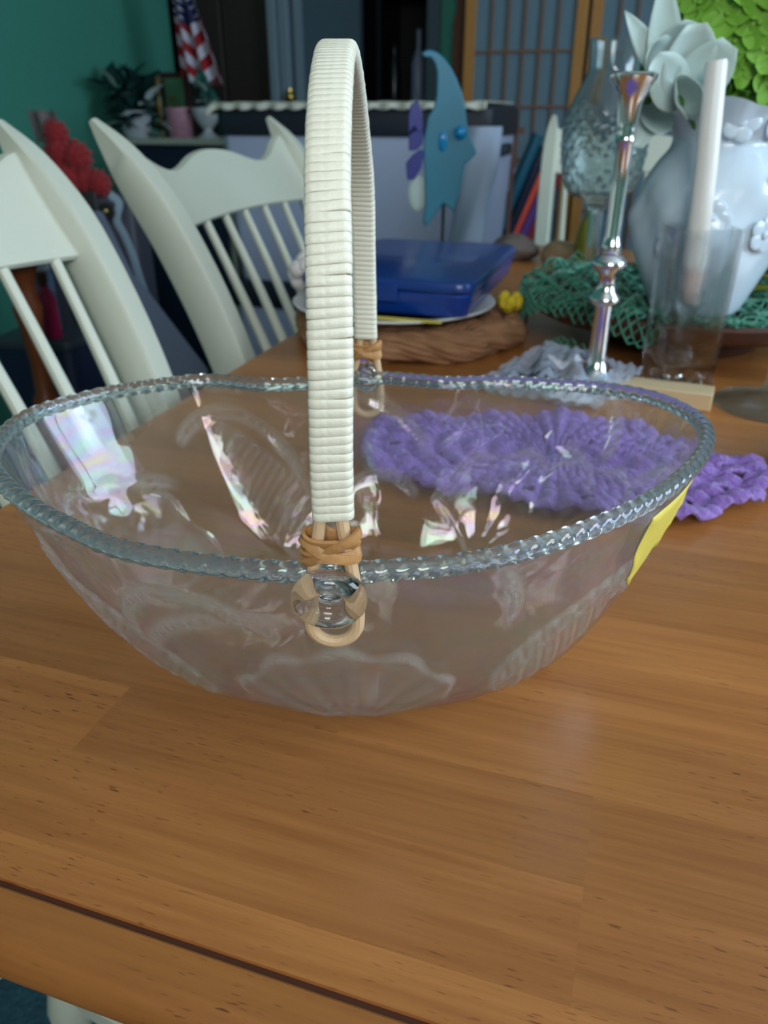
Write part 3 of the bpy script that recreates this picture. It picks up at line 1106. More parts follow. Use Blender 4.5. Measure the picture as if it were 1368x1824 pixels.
def binding(x, y, z, s=1.0):
    b = None
    for k, (dz, tl, rx, ry, ph) in enumerate(((-.0026, .12, .0090, .0042, 0), (-.0010, -.40, .0093, .0050, 1), (.0006, .45, .0093, .0047, 2), (.0022, -.20, .0089, .0042, 3),
                                              (-.0002, .62, .0094, .0054, 4))):
        pts = []
        for q in range(28):
            a = 2 * math.pi * q / 28
            pts.append((x + s * rx * math.cos(a), y + s * ry * math.sin(a) * (1 + .1 * math.sin(3 * a + ph)), z + s * (dz + tl * .008 * math.cos(a) + .0008 * math.sin(2 * a + ph))))
        mb = MB().sweep(pts, [(.0006, -.0017), (.0010, 0), (.0006, .0017), (-.0006, .0017), (-.0010, 0), (-.0006, -.0017)], closed=True)
        o = part('binding' if b is None else 'binding_strand', mb, M['binding'], b or basket, smooth=60)
        if b is None:
            b = o
            b['label'] = 'tan woven cane binding'


binding(NX + .001, .2228, .1205)
binding(FX, .4635, .1195, .9)

# yellow patch on the outside of the bowl, below the right part of the rim
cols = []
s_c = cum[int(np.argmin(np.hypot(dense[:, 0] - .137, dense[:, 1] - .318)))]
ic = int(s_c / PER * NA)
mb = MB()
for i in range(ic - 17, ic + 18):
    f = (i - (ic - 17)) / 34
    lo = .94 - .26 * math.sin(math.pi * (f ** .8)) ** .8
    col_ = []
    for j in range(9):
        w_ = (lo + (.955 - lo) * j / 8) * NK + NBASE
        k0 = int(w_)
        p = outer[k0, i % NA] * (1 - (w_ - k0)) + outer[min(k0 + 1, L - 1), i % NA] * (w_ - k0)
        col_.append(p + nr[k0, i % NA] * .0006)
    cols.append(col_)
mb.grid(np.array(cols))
st = part('yellow_patch', mb, M['yellow'], basket, label='yellow patch below the rim')
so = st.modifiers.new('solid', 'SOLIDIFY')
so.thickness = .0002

# ------------------------------------------------------------------ purple crocheted doily
def doily(cx, cy, a, b, rot, name, label, m, seed):
    r2 = np.random.default_rng(seed)
    nth, nrr = 300, 40
    th = np.linspace(0, 2 * math.pi, nth, endpoint=False)
    arr = np.zeros((nrr, nth, 3))
    lob = 15
    for i in range(nrr):
        f = .04 + .96 * i / (nrr - 1)
        edge = 1 + (.055 * np.abs(np.cos(th * lob / 2)) + .035 * np.sin(th * 5 + 1) - .03) * f ** 3
        x, y = a * f * edge * np.cos(th), b * f * edge * np.sin(th)
        ruffle = .0035 * f ** 2 * np.sin(th * lob + 3 * f) + .0022 * np.cos(f * 46) + .0018 * np.sin(th * 60) * (f > .25) + r2.normal(0, .0006, nth) + .003 * f * np.sin(th * 4 + 2)
        arr[i, :, 0] = x
        arr[i, :, 1] = y
        arr[i, :, 2] = .0085 + ruffle
    arr[..., 2] = np.maximum(arr[..., 2], .0036)
    mb = MB()
    vs = arr.reshape(-1, 3)
    fs = []
    for i in range(nrr - 1):
        for j in range(nth):
            f = i / nrr
            hole = (f > .3) and (i % 9 in (4, 5)) and ((j + (i // 9) * 7) % 15 in (0, 1, 2)) and i < nrr - 4
            if hole:
                continue
            j2 = (j + 1) % nth
            fs.append((i * nth + j, i * nth + j2, (i + 1) * nth + j2, (i + 1) * nth + j))
    fs.append(tuple(range(nth))[::-1])
    mb.add(vs, fs)
    o = part(name, mb, m, None, smooth=60, loc=(cx, cy, ZT + .0002), rot=(0, 0, rot))
    s_ = o.modifiers.new('solid', 'SOLIDIFY')
    s_.thickness, s_.offset = .0030, -1
    return tag(o, label, 'doily')


doily(.134, .560, .157, .090, math.radians(-17), 'crocheted_doily', 'purple crocheted doily lying behind the glass basket', M['purple'], 4)

# ------------------------------------------------------------------ blue box on plate on straw mat
mat_c = Vector((.035, .975, ZT))
mt = thing('straw_mat', 'thick round brown straw mat under the plate and blue box', 'mat', mat_c)
for k in range(4):
    R0 = .128 - k * .032
    path = []
    n = 120
    for i in range(n):
        a = 2 * math.pi * i / n
        wv = .003 * math.sin(a * 9 + k) + .002 * math.sin(a * 23)
        path.append(((R0 + wv) * math.cos(a), (R0 + wv) * math.sin(a), .0172 + .0015 * math.sin(a * 7 + 2 * k)))
    sc = [1 + .1 * math.sin(i * .9 + k) + .06 * math.sin(i * 2.3) for i in range(n)]
    mbx = MB()
    for q in range(13):
        pth = []
        for i, p_ in enumerate(path):
            aa = 2 * math.pi * i / n
            ph_ = 2 * math.pi * q / 13 + aa * (3 if k % 2 else -3)
            rr2 = .0125 * (1 + .12 * math.sin(aa * 11 + q * 2.1))
            pth.append((p_[0] + rr2 * math.cos(ph_) * math.cos(aa), p_[1] + rr2 * math.cos(ph_) * math.sin(aa), p_[2] + rr2 * math.sin(ph_)))
        mbx.tube(pth, .0036 + .0008 * (q % 3), 6, closed=True)
    part('straw_coil', mbx, M['straw'], mt, smooth=70)
pl = thing('plate', 'white rimmed plate on the straw mat under the blue box', 'plate', Vector((.012, .955, ZT + .034)))
part('dish', MB().lathe([(.06, 0), (.075, .001), (.115, .011), (.122, .0135), (.1225, .0145), (.121, .0155), (.112, .0145), (.075, .006), (.001, .005)], 64), M['plate'], pl)
part('dark_center', MB().lathe([(.001, .0052), (.073, .0062), (.100, .0122), (.100, .0126), (.073, .0068), (.001, .006)], 64), M['plate_dark'], pl)
bx_o = PT(842, 508, .0875)
bx_c = Vector((bx_o.x, bx_o.y, 0)) - RU * .10 + RV * .145
bb = thing('storage_box', 'flat blue plastic box with lid on the white plate', 'box', (bx_c.x, bx_c.y, ZT + .0505), ROOM_ROT)


def rbox(mb, hx_, hy_, z0, z1, r, taper=1.0):
    pts = []
    for cx, cy, a0 in ((1, 1, 0), (-1, 1, 90), (-1, -1, 180), (1, -1, 270)):
        for q in range(6):
            a = math.radians(a0 + q * 18)
            pts.append((cx * (hx_ - r) + r * math.cos(a), cy * (hy_ - r) + r * math.sin(a)))
    n = len(pts)
    e = min(.003, (z1 - z0) / 3)
    lv = [(z0, taper * .985), (z0 + e, taper), (z1 - e, 1.0), (z1 - e * .3, .992), (z1, .975)]
    rows = [[(x * s, y * s, z) for x, y in pts] for z, s in lv]
    o = len(mb.v)
    mb.add([p for r_ in rows for p in r_], [(i * n + k, i * n + (k + 1) % n, (i + 1) * n + (k + 1) % n, (i + 1) * n + k) for i in range(len(lv) - 1) for k in range(n)])
    mb.f.append(tuple(o + k for k in range(n))[::-1])
    mb.f.append(tuple(o + (len(lv) - 1) * n + k for k in range(n)))
    return mb


part('box_base', rbox(MB(), .097, .145, 0, .026, .016, .96), M['bluebox'], bb)
part('lid', rbox(MB(), .100, .148, .0262, .038, .018), M['bluelid'], bb)
part('latch', rbox(MB(), .018, .003, .016, .033, .002), M['bluelid'], bb, loc=(0, -.149, 0))
yc = MB().box(-.06, .06, -.004, .004, 0, .0015)
o = part('yellow_card', yc, M['yellow'], None, loc=(.005, .852, ZT + .0485), rot=(0, 0, ROOM_ROT))
tag(o, 'yellow card peeping out under the blue box', 'card')


def pompom(name, label, cat, loc, r, m, seed, sc=(1, 1, .8)):
    r2 = random.Random(seed)
    mb = MB()
    for k in range(26):
        d = Vector((r2.gauss(0, 1), r2.gauss(0, 1), r2.gauss(0, 1))).normalized()
        q = d * r * .62
        mb.ball((q.x * sc[0], q.y * sc[1], q.z * sc[2] + r * sc[2]), r * .42, 8, 6)
    o = part(name, mb, m, None, smooth=80, loc=loc)
    return tag(o, label, cat)


pompom('yarn_flower', 'small yellow yarn flower at the right end of the straw mat', 'flower', (.152, .945, ZT + .035), .016, M['yellow_yarn'], 2)
pompom('crochet_bundle', 'white crocheted bundle left of the blue box behind the handle', 'crochet', (-.095, .99, ZT + .050), .026, M['white_yarn'], 5, (1, 1, .9))

# ------------------------------------------------------------------ fish ornament
FY = 1.27
fs_b = P(788, 430, FY)
fish = thing('fish_ornament', 'turquoise fish ornament on a thin stake behind the blue box', 'ornament', (fs_b.x, FY, ZT))
pxm = []
for x, y in ((750, 96), (757, 90), (768, 89), (780, 94), (793, 106), (804, 122), (813, 140), (822, 163), (828, 188), (831, 212), (834, 236), (840, 252), (847, 266), (848, 274),
             (838, 284), (827, 293), (824, 312), (818, 345), (808, 378), (798, 368), (790, 362), (780, 376), (757, 405), (754, 396), (757, 360), (756, 320), (755, 290), (754, 262),
             (756, 240), (762, 208), (772, 192), (777, 172), (778, 150), (778, 128), (774, 112), (767, 103), (757, 103)):
    p = P(x, y, FY)
    pxm.append((p.x - fs_b.x, p.z - ZT))
mb = MB().prism(pxm, -.004, .004)
fb = part('body', mb, M['fish'], fish, smooth=30, bevel=.002)
for name, poly in (('tail_fin', [(731, 186), (744, 178), (752, 200), (754, 232), (748, 240), (738, 225), (728, 238), (727, 210)]),
                   ('tail_fin', [(728, 240), (740, 232), (755, 236), (752, 258), (740, 268), (728, 268)]),
                   ('tail_fin', [(735, 276), (748, 266), (757, 268), (750, 300), (738, 319), (725, 320), (723, 290)])):
    q = [(P(x, y, FY).x - fs_b.x, P(x, y, FY).z - ZT) for x, y in poly]
    part(name, MB().prism(q, -.003, .003), M['fish_fin'], fish, bevel=.0012, label='violet tail fin')
e = P(819, 236, FY)
part('eye', MB().ball((e.x - fs_b.x, -.006, e.z - ZT), .0095, 16, 10), M['fish_blue'], fish, label='shiny blue eye')
e = P(788, 252, FY)
part('side_fin', MB().ball((e.x - fs_b.x, -.004, e.z - ZT), .014, 14, 10, (.45, .25, 1)), M['fish_blue'], fish)
e = P(745, 345, FY)
part('lower_fin', MB().ball((e.x - fs_b.x, .006, e.z - ZT), .026, 16, 10, (.6, .12, 1.0)), M['variegated'], fish, label='pale lower fin')
sb = P(790, 368, FY)
part('stake', MB().tube([(0, 0, .01), (0, 0, .06), (sb.x - fs_b.x, .0, sb.z - ZT + .03)], .0028, 8, up=(0, 1, 0)), M['steel'], fish)
part('foot', MB().lathe([(.03, 0), (.032, .004), (.03, .01), (.006, .014), (.001, .014)], 28), M['steel'], fish)

# ------------------------------------------------------------------ tray with netting, vase and flowers
TC = Vector((.365, .955, ZT))
ts = thing('lazy_susan', 'dark walnut turntable under the white vase', 'tray', TC)
part('disc', MB().lathe([(.001, .036), (.165, .036), (.180, .038), (.190, .044), (.194, .056), (.190, .060), (.184, .056), (.178, .048), (.001, .046)], 72), M['tray'], ts)
part('foot', MB().lathe([(.09, 0), (.092, .004), (.085, .012), (.05, .018), (.05, .036)], 48), M['tray'], ts)
# green netting: a wire lattice laid on the disc, hanging over the left and the front
nn, mm = 54, 46
net = np.zeros((nn, mm, 3))
for i in range(nn):
    for j in range(mm):
        x = -.255 + .46 * i / (nn - 1)
        y = -.190 + .36 * j / (mm - 1)
        r = math.hypot(x, y)
        z = .0525 + .007 * math.sin(i * 1.3) * math.cos(j * 1.1) + .006 * math.sin(i * .5 + j * .7)
        ux = x + .010 * math.sin(j * .9 + i * .3)
        uy = y + .008 * math.sin(i * 1.1)
        if r > .186:
            over = r - .186
            k_ = .186 + min(over, .012)
            ux, uy = x / r * k_, y / r * k_
            z = .062 - max(0, over - .006) * 1.0 + .003 * math.sin(i + j)
        if r < .186:
            z = max(z, .0525) + (.012 * math.sin(i * .8) ** 2 if x < -.08 else 0)
        net[i, j] = (ux, uy, max(z, .006))
mb = MB()
fs = []
for i in range(nn - 1):
    for j in range(mm - 1):
        c_ = net[i:i + 2, j:j + 2].reshape(-1, 3).mean(0)
        x0 = -.255 + .46 * i / (nn - 1)
        y0 = -.190 + .36 * j / (mm - 1)
        r = math.hypot(x0, y0)
        lim = .205 + .022 * math.sin(i * .8 + j * .5) + (.022 if (x0 < -.1 and y0 < .02) else -.012)
        if r < lim and (i + j) % 2 == 0 or (r < lim and (i * 7 + j * 3) % 5 != 0):
            fs.append((i * mm + j, (i + 1) * mm + j, (i + 1) * mm + j + 1, i * mm + j + 1))
mb.add(net.reshape(-1, 3), fs)
o = part('netting', mb, M['net'], None, smooth=60, loc=TC + Vector((0, 0, .004)))
wf_ = o.modifiers.new('wire', 'WIREFRAME')
wf_.thickness, wf_.use_even_offset = .0034, False
tag(o, 'green crocheted netting spread over the walnut turntable', 'netting')

VC = Vector((.3345, .848, ZT + .0600))
vase = thing('vase', 'white porcelain vase with embossed blossoms and frilled lip', 'vase', VC)
vp = [(.036, 0), (.046, .002), (.056, .02), (.070, .055), (.077, .085), (.0775, .105), (.073, .128), (.062, .146), (.052, .158), (.050, .166), (.055, .176), (.064, .188), (.073, .197), (.0755, .199)]
vpc = catmull([(a * .955, 0, b) for a, b in vp], 70)
sg = 96
rows = []
for a, _, b in vpc:
    rw_ = []
    for k in range(sg):
        th = 2 * math.pi * k / sg
        r = a
        r += .0045 * math.sin(th * 4 + b * 40) * math.exp(-((b - .09) / .045) ** 2) * (1 if b < .16 else 0)
        r += .0022 * max(0, math.sin(th * 7 - b * 60)) * math.exp(-((b - .1) / .04) ** 2)
        if b > .165:
            f = (b - .165) / .034
            r += f * (.006 * math.sin(th * 6) + .003 * math.sin(th * 13))
        rw_.append((r * math.cos(th), r * math.sin(th), b + (max(0, b - .17) / .03) * .004 * math.sin(th * 6 + 1)))
    rows.append(rw_)
rows = np.array(rows)
inner_v = rows[::-1].copy()
inner_v[..., :2] *= .955
inner_v[-1, :, 2] += .004
mb = MB().grid(np.concatenate((rows, inner_v)), closed_v=True)
mb.f.append(tuple(range(sg)))
mb.f.append(tuple((2 * len(vpc) - 1) * sg + k for k in range(sg))[::-1])
mb.f = [q[::-1] for q in mb.f]
part('vase_body', mb, M['vase'], vase, smooth=60)
for k, (th, zz) in enumerate(((-1.9, .10), (-1.15, .085), (-1.0, .125), (-2.4, .075), (-1.7, .182), (-1.0, .182))):
    r_ = np.interp(zz, vpc[:, 2], vpc[:, 0])
    mbx = MB()
    for q in range(5):
        a = 2 * math.pi * q / 5
        mbx.ball((-.001, .009 * math.cos(a), .009 * math.sin(a)), .0085, 12, 8, (.20, 1, 1))
    mbx.ball((.0005, 0, 0), .0045, 10, 6, (.5, 1, 1))
    part('blossom', mbx, M['vase'], vase, smooth=70, loc=(r_ * math.cos(th), r_ * math.sin(th), zz), rot=(0, 0, th))


def petal(L_, W_, cup, tipw=.35, n=7, m=5):
    g = []
    for i in range(n):
        f = i / (n - 1)
        wv = W_ * (math.sin(math.pi * (.12 + .88 * f) ** .8) ** .7) * (1 - .3 * f * (1 - tipw))
        if i == n - 1:
            wv = W_ * tipw * .4
        if tipw > .6:
            wv = W_ * max(.22, math.sin(math.pi * (.12 + .82 * f))) ** .65
        row = []
        for j in range(m):
            s = j / (m - 1) * 2 - 1
            row.append((s * wv / 2, L_ * f, cup * L_ * (f * f) + .18 * abs(s) ** 2 * wv))
        g.append(row)
    return np.array(g)


def floret_mesh():
    mb = MB()
    for q in range(4):
        s0 = len(mb.v)
        mb.grid(petal(.020, .021, .22, .9))
        mb.xf(Matrix.Rotation(math.pi / 2 * q, 4, 'Z'), s0)
    mb.ball((0, 0, .002), .0025, 8, 6)
    return mb.mesh('floret', M['hydrangea'], 60)


HCn = P(1325, 84, .86)
hyd = thing('hydrangea', 'lime green hydrangea head rising from the white vase', 'flower', HCn)
part('flower_core', MB().ball((0, 0, 0), .062, 20, 14, (1.15, 1, .85)), M['leaf'], hyd)
part('stem', MB().tube([(0, 0, -.05), (-.012, .0, -.12), (-.02, 0, -.19)], .004, 8, up=(0, 1, 0)), M['leaf'], hyd)
fm = floret_mesh()
nf = 110
for k in range(nf):
    zz = 1 - 1.75 * (k + .5) / nf
    a = k * 2.39996
    rr_ = math.sqrt(max(0, 1 - zz * zz))
    d = Vector((rr_ * math.cos(a), rr_ * math.sin(a), zz))
    jit = random.uniform(.95, 1.1)
    o = link('floret', fm, hyd)
    o.location = Vector((d.x * .080, d.y * .068, d.z * .060)) * jit
    o.rotation_euler = (d + Vector((random.gauss(0, .25), random.gauss(0, .25), random.gauss(0, .25)))).to_track_quat('Z', 'Y').to_euler()
    sc_ = random.uniform(.8, 1.15)
    o.scale = (sc_, sc_, sc_)


def white_flower(base, petals, label):
    t = thing('white_flower', label, 'flower', base, group='white silk flowers')
    for (d, L_, W_, cup, tw) in petals:
        mb = MB().grid(petal(L_, W_, cup, tw, 9, 7))
        d = Vector(d).normalized()
        zx = Vector((0, -1, .15))
        zx = (zx - d * zx.dot(d)).normalized()
        xx = d.cross(zx)
        Mx = Matrix((xx, d, zx)).transposed().to_4x4()
        mb.xf(Mx)
        o = part('petal', mb, M['white_petal'], t, smooth=80)
        s_ = o.modifiers.new('solid', 'SOLIDIFY')
        s_.thickness = .0007
    part('stem', MB().tube([(0, 0, 0), tuple((Vector((.335, .85, ZT + .2)) - Vector(base)) * .6), tuple(Vector((.335, .85, ZT + .18)) - Vector(base))], .0022, 8, up=(0, 1, 0)), M['leaf'], t)
    part('calyx', MB().ball((0, 0, 0), .006, 10, 8), M['leaf'], t)
    return t


white_flower(P(1180, 134, .82), [((-.16, 0, 1), .078, .036, .05, .1), ((-.72, 0, .8), .066, .026, .1, .1), ((.15, -.25, .55), .05, .045, .25, .8), ((-.4, -.3, .2), .05, .045, .3, .8),
                                ((.5, .1, .6), .055, .04, .2, .5)], 'white silk flower with pointed petals above the silver candlestick')
white_flower(P(1212, 180, .80), [((-.1, -.2, 1), .062, .048, .2, .9), ((.5, -.2, .8), .055, .045, .25, .9), ((-.7, -.2, .5), .055, .042, .3, .8), ((-.4, -.5, -.1), .04, .035, .3, .8),
                                ((.2, -.6, .2), .045, .04, .3, .9)], 'white silk flower with rounded petals at the lip of the vase')
white_flower(P(1152, 176, .84), [((-.15, -.2, -.8), .045, .030, .1, .7), ((.3, -.3, -.6), .04, .03, .2, .7), ((.0, -.5, .3), .04, .036, .3, .8)],
             'drooping white silk flower left of the vase lip')
lt = thing('leaf_spray', 'green leaves tucked under the hydrangea at the vase lip', 'leaves', P(1262, 172, .85))
for k in range(9):
    a = -2.6 + k * .6
    d = Vector((math.cos(a), math.sin(a) * .5 - .2, .35 + .25 * math.sin(k * 2.1))).normalized()
    zx = (Vector((0, 0, 1)) - d * d.z).normalized()
    mb = MB().grid(petal(.06, .03, -.15, .15, 7, 5))
    mb.xf(Matrix((d.cross(zx), d, zx)).transposed().to_4x4())
    o = part('leaf', mb, M['leaf'], lt, smooth=80)
    s_ = o.modifiers.new('solid', 'SOLIDIFY')
    s_.thickness = .0006

# ------------------------------------------------------------------ silver candlestick, candle and holders
cs = thing('candlestick', 'tall polished silver candlestick left of the white vase', 'candlestick', (.2105, .750, ZT))
csp = [(.036, 0), (.037, .004), (.033, .008), (.022, .014), (.012, .022), (.0085, .035), (.0082, .070), (.0086, .086), (.0135, .088), (.0148, .091), (.0140, .094), (.0095, .099), (.0082, .106), (.0088, .116),
       (.0155, .121), (.0163, .1245), (.0150, .128), (.0095, .1325), (.0100, .1345), (.0086, .136), (.0095, .139), (.0084, .142), (.0072, .150), (.0068, .19), (.0072, .226), (.0088, .228), (.0076, .231),
       (.0086, .234), (.0080, .237), (.0092, .243), (.0105, .256), (.0150, .268), (.0200, .275), (.0205, .2785), (.0190, .280), (.0125, .280), (.0118, .262), (.0001, .262)]
part('column', MB().lathe(csp, 48), M['silver'], cs, smooth=50)

hold = thing('candle_holder', 'square clear glass candle holder with the white taper', 'candle holder', (.2935, .756, ZT))


def sq(h, z, r=.005, c=6):
    pts = []
    for cx, cy, a0 in ((1, 1, 0), (-1, 1, 90), (-1, -1, 180), (1, -1, 270)):
        for q in range(c):
            a = math.radians(a0 + q * 90 / (c - 1))
            pts.append((cx * (h - r) + r * math.cos(a), cy * (h - r) + r * math.sin(a), z))
    return pts


rows = [sq(.026, 0), sq(.029, .002), sq(.029, .012), sq(.0275, .020), sq(.0285, .030), sq(.030, .155), sq(.0295, .1565), sq(.0280, .1565), sq(.0275, .155), sq(.0265, .034), sq(.024, .030), sq(.010, .029)]
n = len(rows[0])
mb = MB().grid(np.array(rows), closed_v=True)
mb.f.append(tuple(range(n)))
mb.f.append(tuple((len(rows) - 1) * n + k for k in range(n))[::-1])
mb.f = [q[::-1] for q in mb.f]
part('glass_body', mb, M['clear'], hold, smooth=40)
part('socket', MB().lathe([(.013, .0295), (.011, .036), (.007, .05), (.007, .075), (.0125, .084), (.0125, .098), (.0105, .098), (.0100, .0855), (.0001, .085)], 28), M['clear'], hold, smooth=50)
for k in range(12):
    a = math.pi * 2 * k / 12
    x, y = .024 * math.cos(a), .024 * math.sin(a)
    part('cut_facet', MB().lathe([(.0001, 0), (.005, .003), (.0035, .012), (.0001, .016)], 5), M['knob'], hold, smooth=0, loc=(x * .9, y * .9, .004), rot=(0, 0, a))
cd = thing('candle', 'white taper candle standing in the square glass holder', 'candle', (.2935, .756, ZT + .0865))
part('plug', MB().lathe([(.0062, 0), (.0072, .004), (.0092, .030)], 24), M['wick_base'], cd)
path = [(0, 0, .028), (-.0005, 0, .031), (-.001, 0, .036), (-.006, 0, .12), (-.0125, 0, .2005), (-.0128, 0, .2025)]
part('taper', MB().tube(path, .0105, 24, scale=[.6, .88, 1.0, .95, .86, .78], up=(0, 1, 0)), M['candle'], cd)

gf = thing('glass_candlestick', 'clear glass candlestick with round foot at the right edge', 'candlestick', (.368, .705, ZT))
part('foot_and_stem', MB().lathe([(.050, 0), (.052, .002), (.050, .004), (.030, .007), (.014, .012), (.008, .022), (.0068, .04), (.010, .055), (.0068, .07), (.006, .11), (.011, .128), (.006, .142), (.012, .16),
                                  (.015, .19), (.013, .19), (.010, .165), (.0001, .16)], 48), M['foot_glass'], gf, smooth=50)

# cut crystal goblet behind the candlestick
cg = thing('crystal_goblet', 'large cut crystal goblet behind the silver candlestick', 'goblet', (.302, 1.175, ZT))
gp = [(.045, 0), (.046, .003), (.03, .010), (.012, .02), (.010, .06), (.011, .12), (.016, .134), (.030, .142), (.045, .152), (.054, .175), (.0585, .205), (.058, .235), (.051, .262), (.041, .282), (.0345, .297), (.034, .31), (.036, .335)]
gpc = catmull([(a * .96, 0, b) for a, b in gp], 110)
sg = 72
rows = []
for a, _, b in gpc:
    rw_ = []
    for k in range(sg):
        th = 2 * math.pi * k / sg
        r = a
        if .138 < b < .268:
            env = smooth01(.138, .15, b) * smooth01(.268, .25, b)
            r += env * .0028 * abs(math.sin(th * 9 + b * 150)) * abs(math.sin(th * 9 - b * 150))
        rw_.append((r * math.cos(th), r * math.sin(th), b))
    rows.append(rw_)
rows = np.array(rows)
iv = rows[gpc[:, 2] > .15][::-1].copy()
iv[..., :2] *= .93
both = np.concatenate((rows, iv))
mb = MB().grid(both, closed_v=True)
mb.f.append(tuple(range(sg)))
mb.f.append(tuple((len(both) - 1) * sg + k for k in range(sg))[::-1])
mb.f = [q[::-1] for q in mb.f]
part('goblet_body', mb, M['crystal'], cg, smooth=25)

# ------------------------------------------------------------------ clear bag, wood block, small things on the table
A_, B_, C_, D_ = PT(826, 692, .002), PT(975, 606, .034), PT(1146, 658, .022), PT(1066, 724, .006)
orig = Vector((A_.x, A_.y, ZT))
nb_, mb_n = 34, 26
g = np.zeros((nb_, mb_n, 3))
for i in range(nb_):
    for j in range(mb_n):
        f, h_ = i / (nb_ - 1), j / (mb_n - 1)
        p = A_ * (1 - f) * (1 - h_) + D_ * f * (1 - h_) + B_ * (1 - f) * h_ + C_ * f * h_
        z = p.z - ZT
        z += .012 * math.sin(math.pi * f) * math.sin(math.pi * h_) * (1 + .6 * math.sin(i * .7 + j * .5))
        z += .0022 * math.sin(i * 1.7 - j * .9) + .0018 * math.sin(j * 1.9 + i * .35)
        g[i, j] = (p.x - orig.x, p.y - orig.y, max(z, .0015))
mb = MB()
fs = []
for i in range(nb_ - 1):
    for j in range(mb_n - 1):
        c_ = g[i:i + 2, j:j + 2].reshape(-1, 3).mean(0)
        if math.hypot(c_[0] + orig.x - .2105, c_[1] + orig.y - .750) < .017:
            continue
        fs.append((i * mb_n + j, (i + 1) * mb_n + j, (i + 1) * mb_n + j + 1, i * mb_n + j + 1))
mb.add(g.reshape(-1, 3), fs)
bag = thing('plastic_bag', 'crumpled clear plastic bag with white label around the silver candlestick foot', 'bag', orig)
part('film', mb, M['bag'], bag, smooth=50)


def bag_patch(name, f0, f1, h0, h1, m, lift, lab=None):
    gg = []
    for a in np.linspace(f0, f1, 8):
        row = []
        for b in np.linspace(h0, h1, 5):
            i, j = a * (nb_ - 1), b * (mb_n - 1)
            i0, j0 = int(i), int(j)
            fi, fj = i - i0, j - j0
            i1, j1 = min(i0 + 1, nb_ - 1), min(j0 + 1, mb_n - 1)
            p = g[i0, j0] * (1 - fi) * (1 - fj) + g[i1, j0] * fi * (1 - fj) + g[i0, j1] * (1 - fi) * fj + g[i1, j1] * fi * fj
            row.append((p[0], p[1], p[2] + lift))
        gg.append(row)
    o = part(name, MB().grid(np.array(gg)), m, bag, smooth=60, label=lab)
    s_ = o.modifiers.new('solid', 'SOLIDIFY')
    s_.thickness = .0004


bag_patch('paper_label', .36, .62, .50, .66, M['label_white'], .0008, 'white paper label')
bag_patch('paper_label', .10, .28, .06, .18, M['foam'], .0008, 'pale printed label')
bag_patch('dark_insert', .12, .55, .18, .48, M['slate'], -.0006, 'dark slate insert')
bag_patch('bag_seal', .62, .95, .02, .16, M['label_white'], .0006)

wd_c = PT(1238, 722, 0)
o = part('wood_block', MB().box(-.125, 0, -.012, .018, 0, .0165), M['pine'], None, bevel=.001, loc=(wd_c.x + .012, wd_c.y - .008, ZT), rot=(0, 0, math.radians(-24)))
tag(o, 'pale wooden block lying in front of the square glass holder', 'block')
gcup = part('glazed_cup', MB().lathe([(.012, 0), (.02, .002), (.028, .014), (.030, .026), (.029, .030), (.026, .028), (.022, .012), (.001, .008)], 32), M['grey_stone'], None, loc=(.335, .553, ZT))
tag(gcup, 'small grey glazed cup at the right edge beside the purple doily', 'cup')


def rock(name, label, cat, c, r, sc, m, seed):
    r2 = random.Random(seed)
    mb = MB().ball((0, 0, 0), r, 22, 14, sc)
    for i, v in enumerate(mb.v):
        x, y, z = v
        s = 1 + .10 * math.sin(x * 90 + seed) * math.cos(y * 80) + .07 * math.sin(z * 120 + x * 60)
        mb.v[i] = (x * s, y * s, max(z * s, -r * sc[2] * .8))
    o = part(name, mb, m, None, smooth=80, loc=(c[0], c[1], ZT + r * sc[2] * .8))
    return tag(o, label, cat)


c_ = PT(922, 470, .0)
rock('brown_stone', 'flat grey brown stone on the far table end right of the blue box', 'stone', (c_.x, c_.y + .05), .045, (1.1, .9, .55), M['stone'], 1)
c_ = PT(1012, 474, .0)
rock('tan_shell', 'tan shell on the far table end behind the green netting', 'shell', (c_.x, c_.y + .03), .044, (1.1, .8, .5), M['tan'], 4)
c_ = PT(1050, 486, .0)
o = part('olive_bottle', MB().lathe([(.016, 0), (.02, .003), (.021, .05), (.016, .075), (.007, .09), (.0065, .115), (.009, .118), (.001, .118)], 24), M['olive'], None, smooth=50, loc=(c_.x + .004, c_.y + .06, ZT))
tag(o, 'small olive yellow bottle behind the silver candlestick', 'bottle')
ivy = thing('ivy_sprig', 'green ivy sprig with yellow edges right of the white vase', 'leaves', TC + Vector((.10, -.03, .066)))
for k in range(14):
    a = k * 2.4
    d = Vector((math.cos(a), math.sin(a) * .7, .25 + .2 * math.sin(k))).normalized()
    zx = (Vector((0, 0, 1)) - d * d.z).normalized()
    mb = MB().grid(petal(.045, .032, -.1, .2, 6, 5))
    mb.xf(Matrix((d.cross(zx), d, zx)).transposed().to_4x4())
    o = part('leaf', mb, M['leaf'] if k % 3 else M['olive'], ivy, smooth=80, loc=(.012 * math.cos(a), .012 * math.sin(a), .008 * (k % 4)))
    s_ = o.modifiers.new('solid', 'SOLIDIFY')
    s_.thickness = .0006

# ------------------------------------------------------------------ stacked totes under a lace cloth (behind chair and fish)
VT = 2.2
tu0, tu1 = PV(392, 300, VT)[0], PV(872, 300, VT)[0]
tz_lid1, tz_lid0, tz_b = PV(620, 186, VT)[1], PV(620, 243, VT)[1], .54
tw, td = (tu1 - tu0) / 2, .21


